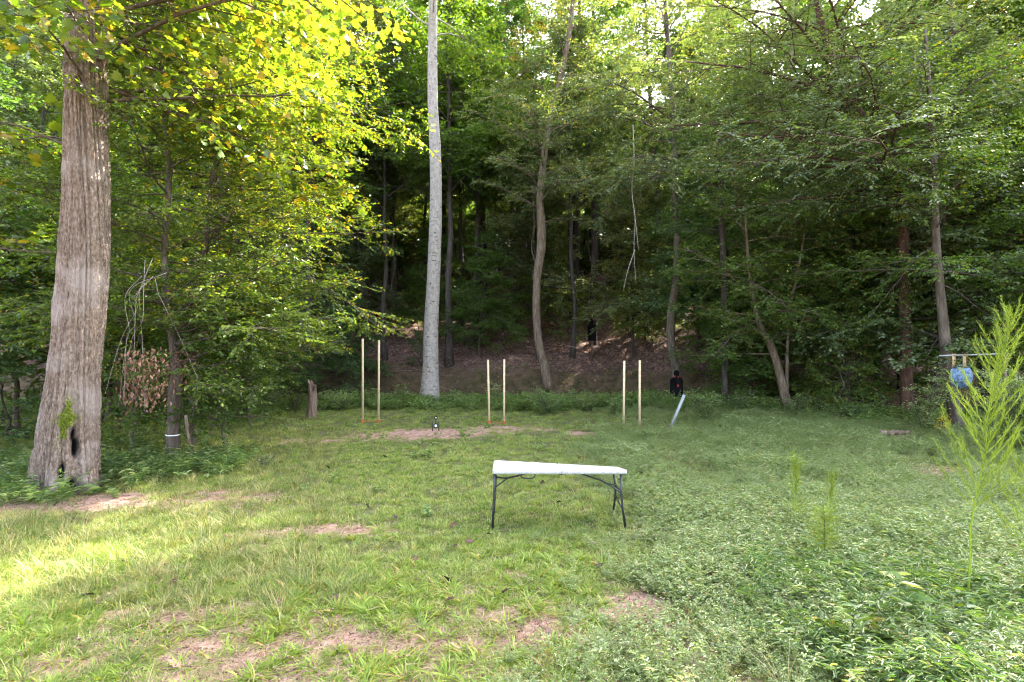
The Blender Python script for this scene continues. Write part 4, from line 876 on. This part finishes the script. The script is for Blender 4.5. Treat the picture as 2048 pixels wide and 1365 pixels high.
# fallen leaves on the lawn: one object each
pts = [(640, 1108), (668, 1207), (790, 1040), (905, 1057), (908, 1098), (940, 1090), (895, 1168), (1188, 1092), (1200, 1140), (350, 1172), (770, 918), (845, 915), (860, 920), (955, 905), (1118, 1010),
       (205, 1207), (175, 1200), (900, 1207), (735, 1018), (980, 1075), (655, 940), (620, 1000), (1085, 970), (560, 1215), (1325, 1070), (830, 1125), (1010, 1190), (455, 1080), (1160, 920), (1410, 1000)]
lm = []
for k in range(4):
    mb = MB(); T_, pl = T_leaf('o', .62); v = T_.copy(); v[:, 2] += .25 * (v[:, 0] - .5) ** 2 + [.35, .22, .30, .1][k] * np.abs(v[:, 1]); v2 = v.copy(); v2[:, 2] -= .012
    v2[:, 1] *= 1.02; v[:, 0] -= .5; v2[:, 0] -= .5; mb.add(v, pl, [.0, .25, .1, .5][k]); mb.add(v2, [q[:, ::-1] for q in pl], .0)
    st_, pl2 = segs(np.array([[-.75, 0, .02]]), np.array([[-.5, 0, 0]]), .02, .02); mb.add(st_, pl2, 0.); lm.append(mb.mesh('fallen_leaf', M['leaf_dry']))
for k, (px, py) in enumerate(pts):
    a = gz(px, py); o = obj('fallen_leaf', lm[k % 4], None, (a[0], a[1], a[2] + .045)); s = .085 + .05 * rng.random(); o.scale = (s, s, s); o.rotation_euler = (rng.normal(0, .4), rng.normal(0, .4), rng.random() * 6)
    tag(o, 'curled dead brown leaf lying in the short grass', 'leaf', 'dead leaves lying on the lawn')
mb = MB(); T_, pl = T_leaf('lobed'); v = T_.copy(); v[:, 0] -= .5; mb.add(v, pl, 1.0); mb.add(v * [1, 1, 1] - [0, 0, .012], [q[:, ::-1] for q in pl], 1.0)
for px, py, s, lb in [(1418, 1163, .14, 'large pale tan leaf resting on the carpet of weeds'), (915, 1300, .10, 'orange tan dead leaf on the sand at the bottom centre'), (355, 1335, .12, 'rusty orange dead leaf on the sand near the bottom left')]:
    a = gz(px, py) if px != 1418 else gz(px, 0, 5.25); o = obj('pale_leaf', mb.mesh('pale_leaf', M['leaf_brown'] if px != 1418 else M['strap']), None, (a[0], a[1], a[2] + (.17 if px == 1418 else .03))); o.scale = (s, s, s); o.rotation_euler = (-.5 if px == 1418 else .2, .3, 1); tag(o, lb, 'leaf')

# ------------------------------------------------------------------ objects people left here
# folding table
def make_table():
    yn, yf = 6.95, 7.56; x0 = -.247; x1 = 1.46; zt = .735; cx = (x0 + x1) / 2; cy = (yn + yf) / 2
    gz0 = 0.0
    t = thing('folding_table', 'white bifold plastic table with thin black steel legs standing on the lawn', 'table', (cx, cy, gz0))
    def warp(v):
        v = np.array(v, float); f = np.clip((v[:, 0] - x0) / (x1 - x0), 0, 1); g_ = np.clip((v[:, 1] - yn) / (yf - yn), 0, 1)
        v[:, 2] -= .095 * f * g_ * (v[:, 2] > .3); return v - [cx, cy, gz0]
    def panel(a, b, notch):
        # rounded plan outline, slab with rolled edge
        rc = .05; o = []
        def corner(x, y, sx, sy, on):
            if not on: o.append((x, y)); return
            for k in range(6):
                an = k / 5 * math.pi / 2; o.append((x - sx * rc * (1 - math.cos(an)), y - sy * rc * (1 - math.sin(an))))
        L = notch == 'L'
        o2 = []
        for (x, y, sx, sy, rd) in [(b, yn, 1, -1, not L), (b, yf, 1, 1, not L), (a, yf, -1, 1, L), (a, yn, -1, -1, L)]:
            s = []
            for k in range(6 if rd else 1):
                an = k / 5 * math.pi / 2 if rd else 0
                s.append((x - sx * rc * (1 - math.cos(an)), y - sy * rc * (1 - math.sin(an))) if rd else (x, y))
            if (sx, sy) in ((1, -1), (-1, 1)): s = s[::-1] if rd else s
            o2 += s
        o2 = np.array(o2); n = len(o2); c = o2.mean(0); V = []
        for z, ins in [(zt - .048, .0), (zt - .012, -.004), (zt - .004, .002), (zt, .012)]:
            q = o2 + (c - o2) / np.linalg.norm(c - o2, axis=1)[:, None] * ins; V.append(np.stack([q[:, 0], q[:, 1], np.full(n, z)], 1))
        V.append(np.stack([o2[:, 0], o2[:, 1], np.full(n, zt - .048)], 1)); V = np.concatenate(V); pl = []
        j = np.arange(n); k = (j + 1) % n
        for l in range(3): pl.append(np.stack([l * n + j, l * n + k, (l + 1) * n + k, (l + 1) * n + j], 1))
        pl.append((3 * n + j)[None]); pl.append(j[::-1][None])
        m = MB(); m.add(warp(V), pl); return m.mesh('top_panel', M['plastic'])
    xm = .62
    obj('top_panel', panel(x0, xm - .002, 'L'), t); obj('top_panel', panel(xm + .002, x1, 'R'), t)
    def bar(name, pts, r=.015, lab=None):
        m = MB(); V, pl = tube(pts, r, 10); m.add(V - [cx, cy, gz0], pl); return obj(name, m.mesh(name, M['blackmetal'], True), t)
    zb = zt - .046
    bar('leg', [(-.222, yn + .03, zb), (-.222, yn + .03, .50), (-.235, yn + .01, .25), (-.246, yn, 0)])
    bar('leg', [(-.222, yf - .03, zb), (-.222, yf - .03, .50), (-.235, yf - .01, .25), (-.246, yf, 0)])
    bar('leg', [(1.385, yn + .03, zb), (1.385, yn + .03, .45), (1.40, yn + .01, .25), (1.435, yn, 0)])
    bar('leg', [(1.388, yf - .03, zb - .08), (1.415, yf - .03, .40), (1.42, yf - .01, .25), (1.39, yf + .02, 0)])
    for z, a in ((.30, -.232), (.52, -.222)): bar('crossbar', [(a, yn + .02, z), (a, yf - .02, z)], .010)
    bar('crossbar', [(1.403, yn + .02, .235), (1.42, yf - .02, .25)], .010); bar('crossbar', [(1.392, yn + .02, .45), (1.412, yf - .03, .40)], .010)
    ym = cy - .06
    bar('brace', [(-.222, yn + .06, .50), (-.06, ym, .575), (.12, ym, .62), (.38, ym, zb - .005)], .011)
    bar('brace', [(-.222, yf - .06, .515), (-.06, ym + .02, .57)], .011)
    bar('brace', [(.74, ym, zb), (1.15, ym, .55), (1.27, ym - .05, .50), (1.392, yn + .05, .44)], .011)
    bar('brace', [(1.27, ym, .50), (1.41, yf - .06, .41)], .011)
    bar('handle', [(.10, yn + .04, zb), (.12, yn + .04, zb - .05), (.165, yn + .04, zb - .065), (.25, yn + .04, zb - .065), (.29, yn + .04, zb - .04), (.295, yn + .04, zb)], .010)
    bar('hinge', [(xm - .03, yn + .02, zb - .006), (xm + .03, yn + .02, zb - .006)], .010)
    for a in (.035, 1.19):
        m = MB(); V, pl = box(a, ym, .60 - (.02 if a < 1 else .065), .012, .03, .03); m.add(V - [cx, cy, gz0], pl); obj('brace_collar', m.mesh('brace_collar', M['galv']), t)
make_table()

# three target stands: pine strips in orange steel feet
def stand(label, d, posts):
    xm = (posts[0][0] + posts[1][0]) / 2; b = P(xm, 0, d); b[2] = float(H(b[0], d)); t = thing('target_stand', label, 'target stand', b)
    mb = MB(); xs = []
    for xb, xt, yt, yb in posts:
        p0 = P(xb, yb, d); p1 = P(xt, yt, d); p0[2] = float(H(p0[0], d)); xs.append(p0[0] - b[0]); m = MB()
        V, _ = box(0, 0, 0, .060, .022, 1); zt = p1[2] - p0[2]
        V, pl = box(0, 0, zt / 2, .058, .022, zt); V[:, 0] += (p1[0] - p0[0]) * V[:, 2] / zt; m.add(V + (p0 - b), pl); obj('post', m.mesh('post', M['pine']), t)
        q = p0 - b
        for s in (-1, 1): V, pl = box(q[0] + s * .036, q[1], q[2] + .035, .006, .06, .07); mb.add(V, pl)
        V, pl = box(q[0], q[1], q[2] + .018, .06, .24, .02); mb.add(V, pl); V, pl = box(q[0], q[1] - .03, q[2] + .035, .078, .006, .07); mb.add(V, pl)
    V, pl = box(sum(xs) / 2, 0.03, .008, abs(xs[1] - xs[0]) - .08, .02, .012); mb.add(V, pl)
    obj('base_frame', mb.mesh('base_frame', M['orange']), t)
stand('tallest pair of bare wooden posts, left of the pale straight tree', 16.0, [(725.5, 725.5, 678, 845), (757, 758, 681, 843)])
stand('pair of bare wooden posts in front of the crooked tan tree', 15.8, [(978.5, 976, 720, 848), (1008, 1008.5, 719, 846)])
stand('pair of bare wooden posts left of the leaning metal post', 14.9, [(1247, 1248.5, 722, 858), (1279, 1279.5, 721, 858)])

# spinner target
d = 14.5; b = P(871.7, 862, d); b[2] = float(H(b[0], d)); t = thing('spinner_target', 'small black spinner target with two white centred discs on the sand strip', 'target', b)
def part(name, vp, mat, parent=t, sm=False):
    m = MB()
    for V, pl in vp: m.add(V, pl)
    return obj(name, m.mesh(name, M[mat], sm), parent)
def rel(px, py): return P(px, py, d) - P(871.7, 862, d)
for px in (865.5, 877.7):
    q = rel(px, 862); part('stake', [box(q[0], 0, .10, .022, .012, .32)], 'blackmetal')
q = rel(871.6, 843.4); part('crossbar', [box(q[0], 0, q[2], .17, .010, .010)], 'blackmetal')
part('arm', [box(0, 0, rel(0, 843.5)[2], .018, .010, .13)], 'blackmetal')
for py, ro, ri in ((835.3, .043, .021), (851.5, .062, .038)):
    q = rel(871.7, py); V, pl = tube([[q[0], -.006, q[2]], [q[0], .006, q[2]]], ro, 24); dd = part('disc', [(V, pl)], 'black')
    V, pl = tube([[q[0], -.0095, q[2]], [q[0], -.0065, q[2]]], ri, 20); part('white_centre', [(V, pl)], 'white', dd)
# leaning metal post
d = 14.5; a = P(1338, 866, d); c = P(1369, 790, d); mb = MB(); a[2] = float(H(a[0], d)) - .05
L_ = np.linalg.norm(c - a)
for V, pl in (box(0, 0, L_ / 2, .072, .005, L_), box(-.033, .02, L_ / 2, .005, .035, L_), box(.033, .02, L_ / 2, .005, .035, L_)): mb.add(V, pl)
o = obj('leaning_post', mb.mesh('leaning_post', M['galv']), None, a); o.rotation_euler = (0, math.atan2(c[0] - a[0], c[2] - a[2]), 0)
tag(o, 'light grey metal channel post leaning to the right at the weed edge', 'post')

# silhouettes
def silhouette(label, px, top, bot, wpx, d, marks, mat='black'):
    w = wpx / FP * d; h = (bot - top) / FP * d; b = P(px, bot, d); gzv = float(H(b[0], d)); t = thing('silhouette_target', label, 'target', (b[0], d, gzv)); z0 = b[2] - gzv
    o = [(-.5, 0), (.5, 0), (.5, .62), (.44, .70), (.20, .76), (.17, .80), (.23, .88), (.20, .95), (.10, 1), (-.10, 1), (-.20, .95), (-.23, .88), (-.17, .80), (-.20, .76), (-.44, .70), (-.5, .62)]
    V, pl = outline_slab([(x * w, z * h) for x, z in o], .012); m = MB(); m.add(V + [0, 0, z0], pl); obj('board', m.mesh('board', M[mat]), t)
    m = MB(); V, pl = box(0, .035, (z0 + h * .5) / 2 - .05, .09 if w < .48 else .17, .05, z0 + h * .5 + .1); m.add(V, pl); obj('support_post', m.mesh('support_post', M['deadwood']), t)
    for (mx, mz, rx, rz) in marks:
        an = np.linspace(0, 2 * np.pi, 14)[:-1]; V, pl = outline_slab([(mx * w + rx * w * math.cos(k) * (1 + .2 * math.sin(3 * k)), mz * h + rz * h * math.sin(k)) for k in an], .003); m = MB(); m.add(V + [0, -.009, z0], pl); obj('paint_spot', m.mesh('paint_spot', M['red']), t)
silhouette('plain black human silhouette board high on the wooded slope', 1184, 639, 682, 18, 27.6, [])
silhouette('black human silhouette board with faint red marks at the creek beside the metal post', 1353, 741, 797, 26, 19.3, [(.10, .45, .07, .055), (-.13, .78, .05, .04), (.13, .76, .05, .03)])

# gong
d = 12.9; sup = P(1888, 712, d); pe = P(2010, 708, d); g = thing('pipe_rail', 'thin grey pipe held level across the trunk above the blue disc', 'pipe', sup); m = MB(); V, pl = tube([[-.12, 0, 0], list(pe - sup)], .019, 10); m.add(V, pl); obj('pipe', m.mesh('pipe', M['galv'], True), g)
m = MB(); V, pl = tube([[0, .0, -3 + 1.0], [0, 0, -.0]], .018, 8); 
q = pe - sup; V, pl = tube([[q[0], 0, q[2]], [q[0] + .05, 0, float(H(pe[0], d)) - sup[2] - .05]], .03, 8); m.add(V, pl); obj('upright', m.mesh('upright', M['deadwood'], True), g)
c = P(1922, 753, d); t = thing('hanging_disc', 'round chipped blue steel plate hanging from a pipe by tan straps', 'target', c); R_ = 23.5 / FP * d
V, pl = tube([[0, -.008, 0], [0, .008, 0]], R_, 40); part('plate', [(V, pl)], 'blue', t)
zt = P(0, 712, d)[2] - c[2]
for px in (1908, 1929):
    q = P(px, 0, d)[0] - c[0]
    for s, yy in ((-1, -.018), (1, .018)):
        w_ = .045; m = MB(); v = np.array([[q + s * .035 - w_ / 2, yy, R_ * .72], [q + s * .035 + w_ / 2, yy, R_ * .72], [q + s * .03 + w_ / 2, yy, zt + .02], [q + s * .03 - w_ / 2, yy, zt + .02]])
        v = np.concatenate([v, v + [0, .005, 0]]); m.add(v, [np.array([[0, 1, 2, 3], [7, 6, 5, 4], [0, 4, 5, 1], [1, 5, 6, 2], [2, 6, 7, 3], [3, 7, 4, 0]])]); obj('strap', m.mesh('strap', M['strap']), t)
    part('bolt', [tube([[q, -.03, R_ * .76], [q, .03, R_ * .76]], .012, 8)], 'blackmetal', t)
    part('knot', [tube([[q - .035, 0, zt + .02], [q + .035, 0, zt + .02]], .026, 8)], 'strap', t)

# broken stump
b = G(622, 836); d = b[1]; mb = MB(); b[2] -= .05
NA = 26; zz = np.linspace(0, 1.22, 26); th = np.arange(NA) / NA * 6.283; V = []
topz = 1.02 + .18 * np.cos(th - 2.9) + .16 * np.abs(noise(th * 2.2, th * 0 + 2, 3) - .2) + .22 * np.exp(-((th - .25) / .28) ** 2)
for k, z in enumerate(zz):
    f = z / zz[-1]; zr = f * topz; R = .145 - .035 * np.minimum(f * 1.2, 1) + .05 * math.exp(-z / .12) + .02 * np.abs(noise(th * 5, zr * 1.5, 6) - .5) + .03 * np.exp(-((th - .25) / .3) ** 2) * f
    V.append(np.stack([R * np.cos(th) + .02 * z + .03 * math.sin(z * 3), R * np.sin(th), zr], 1))
for ins, dz in ((.75, -.02), (.4, -.22)): V.append(V[25] * [ins, ins, 1] + [0, 0, dz])
n = len(V); V = np.concatenate(V); i, j = np.meshgrid(np.arange(n - 1), np.arange(NA), indexing='ij'); i = i.ravel(); j = j.ravel(); k = (j + 1) % NA
q = np.stack([i * NA + j, i * NA + k, (i + 1) * NA + k, (i + 1) * NA + j], 1); mb.add(V, [q, (np.arange(NA) + (n - 1) * NA)[None]])
o = obj('broken_stump', mb.mesh('broken_stump', M['deadwood'], True), None, b); tag(o, 'short broken tree stump with a splintered top at the left clearing edge', 'stump')
# log and fallen branches
def log(label, a, c, r0, mat='deadwood', name='fallen_log'):
    a = np.array(a); c = np.array(c); m = MB(); t = np.linspace(0, 1, 9)[:, None]; L = np.linalg.norm(c - a); pts = (c - a) * t + rng.normal(0, .015 * L ** .5, (9, 3)); V, pl = tube(pts, np.linspace(r0, r0 * .7, 9), 10, rough=.15); m.add(V, pl)
    o = obj(name, m.mesh(name, M[mat], True), None, a); tag(o, label, 'log' if 'log' in name else 'branch')
a = gz(1760, 886); c = gz(1818, 884); a[2] += .12; c[2] += .12; log('short brown log lying in the weeds at the right edge of the clearing', a, c, .07)
for k, (x0, y0, x1, y1, dd, rr, lb) in enumerate([(880, 775, 930, 790, 23.6, .035, 'uppermost dead branch caught in the creek bank right of the pale tree'), (890, 800, 925, 750, 23.8, .03, 'steep dead branch in the brush pile right of the pale tree'),
        (905, 800, 935, 770, 23.4, .025, 'dead branch at the right side of the brush pile in the creek'), (780, 760, 850, 738, 25.6, .03, 'fallen pole along the bank crest left of the pale tree'),
        (1340, 700, 1420, 745, 25.5, .05, 'long fallen branch on the sunlit slope right of the bowed grey tree'), (1130, 690, 1165, 700, 27, .03, 'dead branch on the slope left of the plain black silhouette'),
        (1440, 780, 1500, 800, 21.0, .03, 'fallen stick on the shaded bank below the dark upright trunk')]):
    a = P(x0, y0, dd); c = P(x1, y1, dd - .6); a[2] = max(a[2], float(H(a[0], a[1])) + .03); c[2] = max(c[2], float(H(c[0], c[1])) + .03); log(lb, a, c, rr, 'deadwood', 'fallen_branch')
# dark strap-like hose end at the bottom edge
a = G(800, 1366)
print(COUNT, 'objects', len(S.objects))
tris = 0
for me in bpy.data.meshes:
    tris += sum(1 for _ in ()) + len(me.loops) - 2 * len(me.polygons)
print('unique tris', tris)
